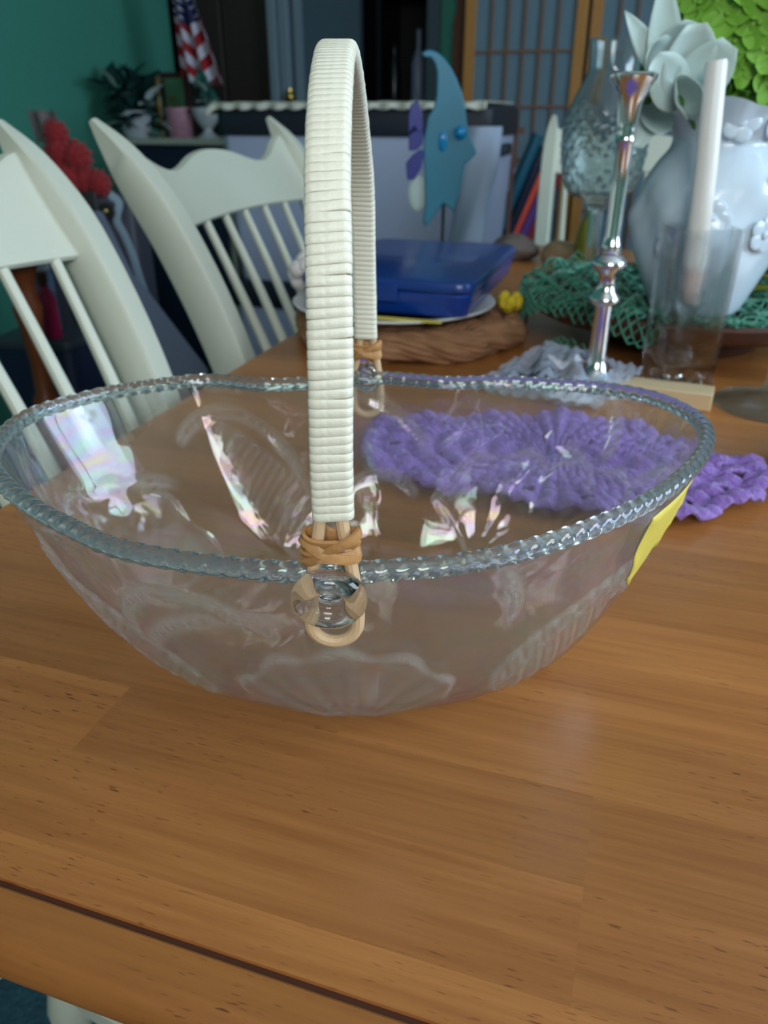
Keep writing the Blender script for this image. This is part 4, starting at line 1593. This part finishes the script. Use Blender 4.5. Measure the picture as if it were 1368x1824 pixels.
def tote(z0, z1, zl, label, m):
    t = thing('storage_tote', label, 'tote', T((tu0 + tu1) / 2, VT + td, z0), ROOM_ROT, 'stacked storage totes')
    h = z1 - z0
    hx_, hy_ = tw * .985, td * .97
    rows = [sq2(hx_ * .94, hy_ * .94, 0), sq2(hx_ * .95, hy_ * .95, .01), sq2(hx_, hy_, h), sq2(hx_ - .006, hy_ - .006, h), sq2(hx_ * .95 - .006, hy_ * .95 - .006, .014)]
    mb = MB().grid(np.array(rows), closed_v=True)
    k = len(rows[0])
    mb.f.append(tuple(range(k)))
    mb.f.append(tuple(4 * k + q for q in range(k))[::-1])
    mb.f = [q[::-1] for q in mb.f]
    part('tub', mb, m, t)
    part('lid', MB().add(sq2(tw, td, h) + sq2(tw * 1.01, td * 1.01, h + .01) + sq2(tw * 1.01, td * 1.01, zl - z0 - .012) + sq2(tw * .98, td * .97, zl - z0),
                         [(i * 24 + q, i * 24 + (q + 1) % 24, (i + 1) * 24 + (q + 1) % 24, (i + 1) * 24 + q) for i in range(3) for q in range(24)]
                         + [tuple(range(24))[::-1], tuple(72 + q for q in range(24))]), M['tote_lid'], t)
    for sx in (-1, 1):
        part('handle', MB().box(sx * tw * 1.0 - .012, sx * tw * 1.0 + .012, -.05, .05, h - .05, h - .02), M['tote_lid'], t, bevel=.004)
    return t


def sq2(hx_, hy_, z, r=.03):
    pts = []
    for cx, cy, a0 in ((1, 1, 0), (-1, 1, 90), (-1, -1, 180), (1, -1, 270)):
        for q in range(6):
            a = math.radians(a0 + q * 18)
            pts.append((cx * (hx_ - r) + r * math.cos(a), cy * (hy_ - r) + r * math.sin(a), z))
    return pts


tote(0.0, tz_b - .08, tz_b, 'lower grey storage tote under the other tote', M['tote'])
t_up = tote(tz_b, tz_lid0, tz_lid1, 'upper translucent grey storage tote with dark lid under the lace cloth', M['tote'])


def lump(name, label, u, v, z, sc, m, seed):
    mb = MB().ball((0, 0, 0), 1, 26, 16, (1, 1, 1))
    for i, (x, y, zz) in enumerate(mb.v):
        s = 1 + .09 * math.sin(x * 7 + seed) + .07 * math.sin(y * 8 + zz * 5 + seed) + .05 * math.sin(zz * 13)
        mb.v[i] = (math.copysign(abs(x) ** .7, x) * s * sc[0], math.copysign(abs(y) ** .7, y) * s * sc[1], max(math.copysign(abs(zz) ** .7, zz) * s, -.9) * sc[2])
    o = part(name, mb, m, None, smooth=80, loc=T(u, v, z + sc[2] * .9), rot=(0, 0, ROOM_ROT))
    return tag(o, label, 'clothes')


cu = (tu0 + tu1) / 2
hb_ = tz_lid0 - tz_b
lump('folded_cloth', 'slate grey cloth at the bottom of the upper tote', cu, VT + td, tz_b + .016, (tw * .78, td * .72, hb_ * .20), M['cloth_dark'], 1)
lump('folded_cloth', 'lavender cloth in the upper tote left of the fish', cu + tw * .28, VT + td, tz_b + .016 + hb_ * .40, (tw * .36, td * .62, hb_ * .16), M['cloth_lav'], 3)
lump('folded_cloth', 'blue cloth in the upper tote behind the cane handle', cu - tw * .50, VT + td, tz_b + .016 + hb_ * .40, (tw * .3, td * .66, hb_ * .16), M['cloth_blue'], 5)

# lace cloth on the tote lid
nn, mm = 120, 24
lu0, lu1 = -tw - .03, tw - .015
lace = np.zeros((nn, mm, 3))
for i in range(nn):
    for j in range(mm):
        x = lu0 + (lu1 - lu0) * i / (nn - 1)
        yy_ = j / (mm - 1)
        y = -td - .012 + (2 * td) * max(0, (yy_ - .2) / .8)
        z = .004 + .002 * math.sin(i * .5)
        if yy_ < .2:
            y = -td - .012 - .004 * math.sin(i * .8)
            z = .004 - (.2 - yy_) / .2 * (.014 + .006 * abs(math.sin(i * .42)))
        if x < -tw:
            z -= (-tw - x) * .9
        lace[i, j] = (x, y, z)
o = part('lace_cloth', MB().grid(lace), M['lace'], None, smooth=60, loc=T(cu, VT + td, tz_lid1 + .002), rot=(0, 0, ROOM_ROT))
s_ = o.modifiers.new('solid', 'SOLIDIFY')
s_.thickness = .003
tag(o, 'ivory lace cloth spread on the dark tote lid', 'cloth')

# white plastic bag hanging at the tote's right corner
wbg = []
pu, pz = PV(862, 225, VT - .03)
for i in range(26):
    f = i / 25
    row = []
    for j in range(28):
        a = 2 * math.pi * j / 28
        wx = (.046 + .004 * math.sin(f * 9) - .006 * f) * (1 + .13 * math.sin(a * 5 + f * 6))
        row.append((wx * math.cos(a) - .03 * f, .030 * math.sin(a) * (1 + .2 * math.sin(a * 3 + f * 8)), -f * .36))
    wbg.append(row)
mb = MB().grid(np.array(wbg), closed_v=True)
mb.f.append(tuple(range(28)))
mb.f.append(tuple(25 * 28 + q for q in range(28))[::-1])
o = part('carrier_bag', mb, M['white_bag'], None, smooth=70, loc=T(pu, VT - .05, pz), rot=(0, 0, ROOM_ROT))
tag(o, 'white plastic carrier bag hanging at the right end of the upper tote', 'bag')

# rolls of wrapping paper leaning right of the tote
VR = 2.72
rolls = (('roll_silver', (862, 420), (908, 300), 'silver'), ('roll_teal', (872, 440), (955, 240), 'dark teal'), ('roll_navy', (890, 445), (965, 262), 'navy'),
         ('roll_red', (894, 455), (968, 285), 'orange red'), ('roll_violet', (910, 455), (980, 300), 'violet'), ('roll_maroon', (924, 455), (990, 310), 'maroon'))
for k, (m, a, b, cn) in enumerate(rolls):
    vv = VR - .025 + .043 * k
    ua, za = PV(a[0], a[1], vv)
    ub, zb_ = PV(b[0], b[1], vv)
    s0 = za / (zb_ - za)
    ua0 = ua - (ub - ua) * s0
    A0, B0 = T(ua0, vv, .015), T(ub, vv + .05, zb_)
    ax = (B0 - A0).normalized()
    o = link('wrapping_roll', MB().tube([(0, 0, 0), (0, 0, (B0 - A0).length)], .020 if k else .014, 18, up=(1, 0, 0)).mesh('wrapping_roll', M[m]), None, A0,
             Vector((0, 0, 1)).rotation_difference(ax).to_euler())
    tag(o, '%s paper roll leaning between the tote and the far chair' % cn, 'paper roll', 'wrapping paper rolls')
pk = thing('wooden_easel', 'thin brown wooden easel standing right of the white carrier bag', 'easel', T(PV(912, 300, 2.65)[0], 2.65, 0), ROOM_ROT)
ez = PV(912, 226, 2.66)[1]
part('upright', MB().box(-.006, .006, -.006, .006, 0, ez), M['stick'], pk)
part('crossbar', MB().box(-.075, .03, -.008, .004, ez - .02, ez), M['stick'], pk)
part('rear_leg', MB().tube([(0, .005, ez - .03), (.0, .022, 0)], .006, 8, up=(1, 0, 0)), M['stick'], pk)

# ------------------------------------------------------------------ plant stand with pots, picture, flag (back left)
VP = 2.75
pu0, psz = PV(262, 246, VP)
pu1, _ = PV(398, 246, VP)
sh = thing('plant_stand', 'pale topped stand with navy panel under the small pots', 'stand', T((pu0 + pu1) / 2, VP + .16, 0), ROOM_ROT)
ph = (pu1 - pu0) / 2
part('top', MB().box(-ph - .12, ph, -.16, .16, psz - .022, psz), M['shelf'], sh, bevel=.003)
part('front_panel', MB().box(-ph - .08, ph - .02, -.13, -.11, .1, psz - .022), M['navy'], sh)
for a in (-ph - .10, ph - .03):
    for b in (-.13, .11):
        part('leg', MB().box(a, a + .025, b, b + .025, 0, psz - .022), M['shelf'], sh)


def at_stand(px, v):
    return T(PV(px, 246, v)[0], v, psz)


o = thing('flower_pot', 'dull pink pot on the plant stand', 'pot', at_stand(324, VP + .08))
part('pot', MB().lathe([(.042, 0), (.044, .004), (.05, .085), (.053, .086), (.053, .1), (.047, .1), (.045, .08), (.001, .075)], 32), M['pot_pink'], o)
o = thing('goblet_pot', 'white goblet shaped planter on the plant stand', 'planter', at_stand(372, VP + .08))
part('bowl', MB().lathe([(.035, 0), (.036, .006), (.018, .018), (.016, .03), (.035, .05), (.05, .08), (.054, .1), (.05, .1), (.045, .08), (.001, .06)], 32), M['pot_white'], o)
o = thing('picture_frame', 'small green picture in a dark arched frame behind the pink pot', 'picture', at_stand(322, VP + .22), ROOM_ROT)
part('frame', MB().box(-.06, .06, -.008, .008, 0, .22).lathe([(.06, 0), (.06, .001)], 24, (0, 0, .0)), M['frame_brown'], o, bevel=.004)
part('picture', MB().box(-.04, .04, -.011, -.008, .02, .2), M['picture'], o)


def leafy(name, label, cat, loc, n, rad, L_, W_, mats, up, seed, droop=.2, stem=True):
    r2 = random.Random(seed)
    t = thing(name, label, cat, loc)
    if stem:
        part('stem', MB().tube([(0, 0, -.0), (0, .005, rad * up), (.003, 0, rad * up * 2)], .005, 8, up=(1, 0, 0)), mats[0], t)
    ms = []
    for m in mats:
        me = MB().grid(petal(L_, W_, -droop, .15, 6, 4)).mesh('leaf', m, 80)
        ms.append(me)
    for k in range(n):
        a = r2.uniform(0, 2 * math.pi)
        el = r2.uniform(-.3, 1.2)
        d = Vector((math.cos(a) * math.cos(el), math.sin(a) * math.cos(el), math.sin(el)))
        base = Vector((r2.gauss(0, rad * .4), r2.gauss(0, rad * .4), rad * up * (1 + r2.uniform(-.8, .9))))
        zx = (Vector((0, 0, 1)) - d * d.z)
        zx = zx.normalized() if zx.length > .05 else Vector((1, 0, 0))
        o = link('leaf', ms[0] if r2.random() < .8 or len(ms) == 1 else ms[1], t)
        o.matrix_local = Matrix.Translation(base) @ Matrix((d.cross(zx), d, zx)).transposed().to_4x4()
    return t


bush = leafy('potted_ivy', 'dark green bushy ivy with pale leaf edges beside the green wall', 'plant', at_stand(246, VP + .04) + Vector((0, 0, .0)), 130, .10, .085, .055, (M['plant'], M['variegated']), 1.0, 3)
part('pot', MB().lathe([(.045, 0), (.05, .01), (.06, .09), (.055, .09), (.001, .08)], 28), M['pot_white'], bush)
leafy('small_fern', 'blue green leaves growing in the white goblet planter', 'plant', at_stand(372, VP + .08) + Vector((0, 0, .075)), 18, .04, .07, .035, (M['plant2'], M['variegated']), 1.3, 5)
leafy('gold_blossoms', 'gold and green blossoms between the ivy and the arched frame', 'flower', at_stand(290, VP + .1) + Vector((0, 0, 0)), 22, .07, .045, .03, (M['gold_flower'], M['plant']), 1.5, 8)

# flag hanging in folds from a short pole
VFg = 2.95
ftop = PV(330, -60, VFg)
fbot = PV(335, 150, VFg)
fl = thing('flag', 'draped red white and blue striped flag hanging above the small pots', 'flag', T(ftop[0], VFg, 0), ROOM_ROT)
H_ = ftop[1] - fbot[1]
wl = PV(376, 60, VFg)[0] - PV(298, 60, VFg)[0]
nu, nv = 46, 30
arr = np.zeros((nu, nv, 3))
for i in range(nu):
    for j in range(nv):
        f, h_ = i / (nu - 1), j / (nv - 1)
        wd_ = wl * (.35 + .65 * h_)
        arr[i, j] = (-wl * .38 + wd_ * f + wl * .05 * h_, .028 * math.sin(f * 17) * (.4 + .6 * h_), ftop[1] - H_ * h_ * (1 - .12 * abs(f - .55)) - .02 * f * h_)
mb = MB().grid(arr)
o = part('cloth', mb, M['flag'], fl, smooth=80)
uvl = o.data.uv_layers.new(name='uv')
ii = np.zeros(len(o.data.loops), dtype=np.int64)
o.data.loops.foreach_get('vertex_index', ii)
fi, fj = ii // nv / (nu - 1), ii % nv / (nv - 1)
# the fly end hangs down: stripes cross the fall of the cloth on a slant
uvs = np.stack((fj * .85 + .12 * np.abs(fi - .45), 1.05 - fj * .75 - .35 * np.abs(fi - .42)), -1)
uvl.data.foreach_set('uv', uvs.reshape(-1).astype(np.float32))
s_ = o.modifiers.new('solid', 'SOLIDIFY')
s_.thickness = .002
part('pole', MB().tube([(-wl * .30, .0, ftop[1] - .03), (-wl * .30, .02, ftop[1] + .08), (wl * .3, .33, ftop[1] + .22)], .008, 10, up=(0, 1, 0)), M['shoji_wood'], fl)

# ------------------------------------------------------------------ clutter on the left, behind the chairs
ctop = P(150, 352, 2.05)
cz = ctop.z
case = thing('storage_case', 'tall charcoal storage case behind the red tulle', 'case', (P(150, 345, 2.05).x, 2.15, 0), math.radians(6))
part('body', MB().box(-.16, .10, -.10, .10, 0, cz), M['charcoal'], case, bevel=.01)
part('ridge', MB().box(-.015, .02, -.115, -.10, .05, cz + .015), M['bench_edge'], case, bevel=.004)
part('handle', MB().tube([(-.09, 0, cz - .01), (-.09, 0, cz + .02), (-.03, 0, cz + .02), (-.03, 0, cz - .01)], .006, 8, up=(0, 1, 0)), M['charcoal'], case)
tc_ = P(100, 302, 1.93)
tu = thing('tulle_bow', 'bright red ruffled tulle bow beside the cream chair post', 'bow', (tc_.x + .012, 2.07, cz))
for k, (dx, dz, rr_) in enumerate(((-.045, .040, .042), (-.005, .036, .038), (.032, .030, .030), (-.050, .095, .040), (-.012, .088, .036), (-.055, .140, .030))):
    mbx = MB().ball((0, 0, 0), 1, 40, 22)
    for i, (x, y, z) in enumerate(mbx.v):
        th = math.atan2(z, x)
        sc_ = 1 + .16 * math.sin(th * 11 + k) * (1 - y * y) + .08 * math.sin(y * 14 + th * 5 + k)
        mbx.v[i] = (dx + x * rr_ * sc_, y * rr_ * .8 * sc_ + .008 * (k % 2), max(.001, dz + z * rr_ * sc_))
    part('ruffle', mbx, M['tulle'], tu, smooth=80)
gg = [[(-.105 + .07 * j / 8 - .01 * i / 8, .01 * math.sin(j * 1.4) + .01, .12 + .07 * i / 8 + .004 * math.sin(j * 2)) for j in range(9)] for i in range(9)]
o = part('sheer_loop', MB().grid(np.array(gg)), M['tulle_grey'], tu, smooth=80)
s_ = o.modifiers.new('solid', 'SOLIDIFY')
s_.thickness = .0012
# padded bench, tilted, with a steel frame
bt, bm = P(138, 395, 1.80), P(196, 520, 1.66)
be = P(330, 700, 1.48)
bench = thing('exercise_bench', 'slate grey padded exercise bench slanting behind the cream chairs', 'bench', (be.x, be.y, 0))


def pad(a, b, wd_, th_, name):
    a, b = Vector(a), Vector(b)
    ax = (b - a)
    Lp = ax.length
    ax.normalize()
    nz_ = Vector((.35, -.75, .55))
    nz_ = (nz_ - ax * nz_.dot(ax)).normalized()
    sx = ax.cross(nz_)
    mbx = rbox(MB(), wd_ / 2, Lp / 2 - .003, -th_ / 2, th_ / 2, .012)
    Mx = Matrix((sx, ax, nz_)).transposed().to_4x4()
    mbx.xf(Matrix.Translation((a + b) / 2 - Vector((be.x, be.y, 0))) @ Mx)
    o_ = part(name, mbx, M['bench'], bench)
    mb2 = MB().box(wd_ / 2 - .001, wd_ / 2 + .030, -Lp / 2 + .003, Lp / 2 - .003, -th_ / 2 - .01, th_ / 2 - .012)
    mb2.xf(Matrix.Translation((a + b) / 2 - Vector((be.x, be.y, 0))) @ Mx)
    part('pad_edge', mb2, M['bench_edge'], bench)
    return Mx


pad(bt, bm, .11, .05, 'back_pad')
pad(bm, be, .12, .05, 'seat_pad')
fr0 = Vector((be.x, be.y, 0))
for a, b in ((be + Vector((0, .05, -.03)), (be.x + .02, be.y + .05, .01)), (bm + Vector((0, .06, -.04)), (bm.x - .03, bm.y + .14, .01)), (bm + Vector((-.02, .05, -.02)), (be.x - .08, be.y + .05, .2)),
             (bt + Vector((0, .04, -.05)), bm + Vector((0, .06, -.04)))):
    part('frame_tube', MB().tube([tuple(Vector(a) - fr0), tuple(Vector(b) - fr0)], .012, 10, up=(1, 0, .1)), M['tube_grey'], bench)
for p in ((be.x + .02, be.y + .05), (bm.x - .03, bm.y + .14)):
    part('floor_bar', MB().box(p[0] - fr0.x - .12, p[0] - fr0.x + .12, p[1] - fr0.y - .015, p[1] - fr0.y + .015, 0, .025), M['tube_grey'], bench, bevel=.004)
# pale strap with brass disc
st_o = P(205, 350, 2.0)
sp = thing('hanging_strap', 'pale blue strap with brass disc hanging from the charcoal case', 'strap', (st_o.x, 2.03, cz))
pts = [P(196, 346, 2.03), P(212, 362, 2.02), P(208, 392, 2.02), P(222, 420, 2.02), P(236, 455, 2.02), P(250, 500, 2.02), P(262, 530, 2.02)]
o0 = Vector((st_o.x, 2.03, cz))
pp = [tuple(Vector(p) - o0) for p in catmull([tuple(p) for p in pts], 30) .tolist() and [Vector(q) for q in catmull([tuple(p) for p in pts], 30)]]
part('band', MB().sweep(pp, [(-.009, -.0015), (.009, -.0015), (.009, .0015), (-.009, .0015)], up=(0, -1, 0)), M['strap'], sp)
e = P(190, 376, 2.0) - o0
part('disc', MB().lathe([(.001, -.004), (.018, -.004), (.020, 0), (.018, .004), (.001, .004)], 20).xf(Matrix.Translation(e) @ Matrix.Rotation(math.pi / 2, 4, 'X')), M['bench_edge'], sp)
part('brass_stud', MB().ball((e.x, e.y - .006, e.z), .007, 12, 8), M['brass'], sp)
# turned wooden stand, jars
ws = P(52, 560, 1.62)
stand = thing('wooden_stand', 'reddish turned wooden stand seen through the cut off chair', 'stand', (ws.x, 1.62, 0))
part('turned_post', MB().lathe([(.10, 0), (.105, .02), (.04, .04), (.022, .08), (.026, .2), (.034, .3), (.026, .38), (.020, .42), (.030, .44), (.020, .46), (.018, .52), (.024, .60), (.030, .64), (.022, .67), (.026, .70), (.04, .74)], 24),
     M['mahogany'], stand)
part('top', MB().lathe([(.001, .74), (.11, .74), (.115, .75), (.11, .76), (.001, .76)], 36), M['mahogany'], stand)
bnx = P(104, 640, 1.85)
bnz = P(90, 606, 1.80).z
bn = thing('navy_bin', 'low navy bin under the pink bottle', 'bin', (bnx.x - .02, 1.87, 0), math.radians(-10))
part('bin_body', rbox(MB(), .10, .08, 0, bnz - .02, .02, .85), M['navy'], bn)
part('lid', rbox(MB(), .105, .085, bnz - .02, bnz, .02), M['slate'], bn)
pb = P(88, 600, 1.82)
o = thing('pink_bottle', 'bright pink bottle standing on the navy bin', 'bottle', (pb.x + .005, 1.83, bnz))
part('bottle_body', MB().lathe([(.020, 0), (.022, .004), (.022, .09), (.018, .105), (.010, .115), (.010, .125)], 24), M['pink'], o)
part('cap', MB().lathe([(.012, .125), (.012, .15), (.001, .15)], 18), M['redwood'], o)
o = thing('blue_jar', 'dull blue jar behind the pink bottle on the navy bin', 'jar', (pb.x - .03, 1.895, bnz))
part('jar_body', MB().lathe([(.03, 0), (.032, .005), (.032, .13), (.026, .145)], 24), M['bluejar'], o)
part('lid', MB().lathe([(.029, .145), (.029, .165), (.001, .165)], 24), M['pot_white'], o)
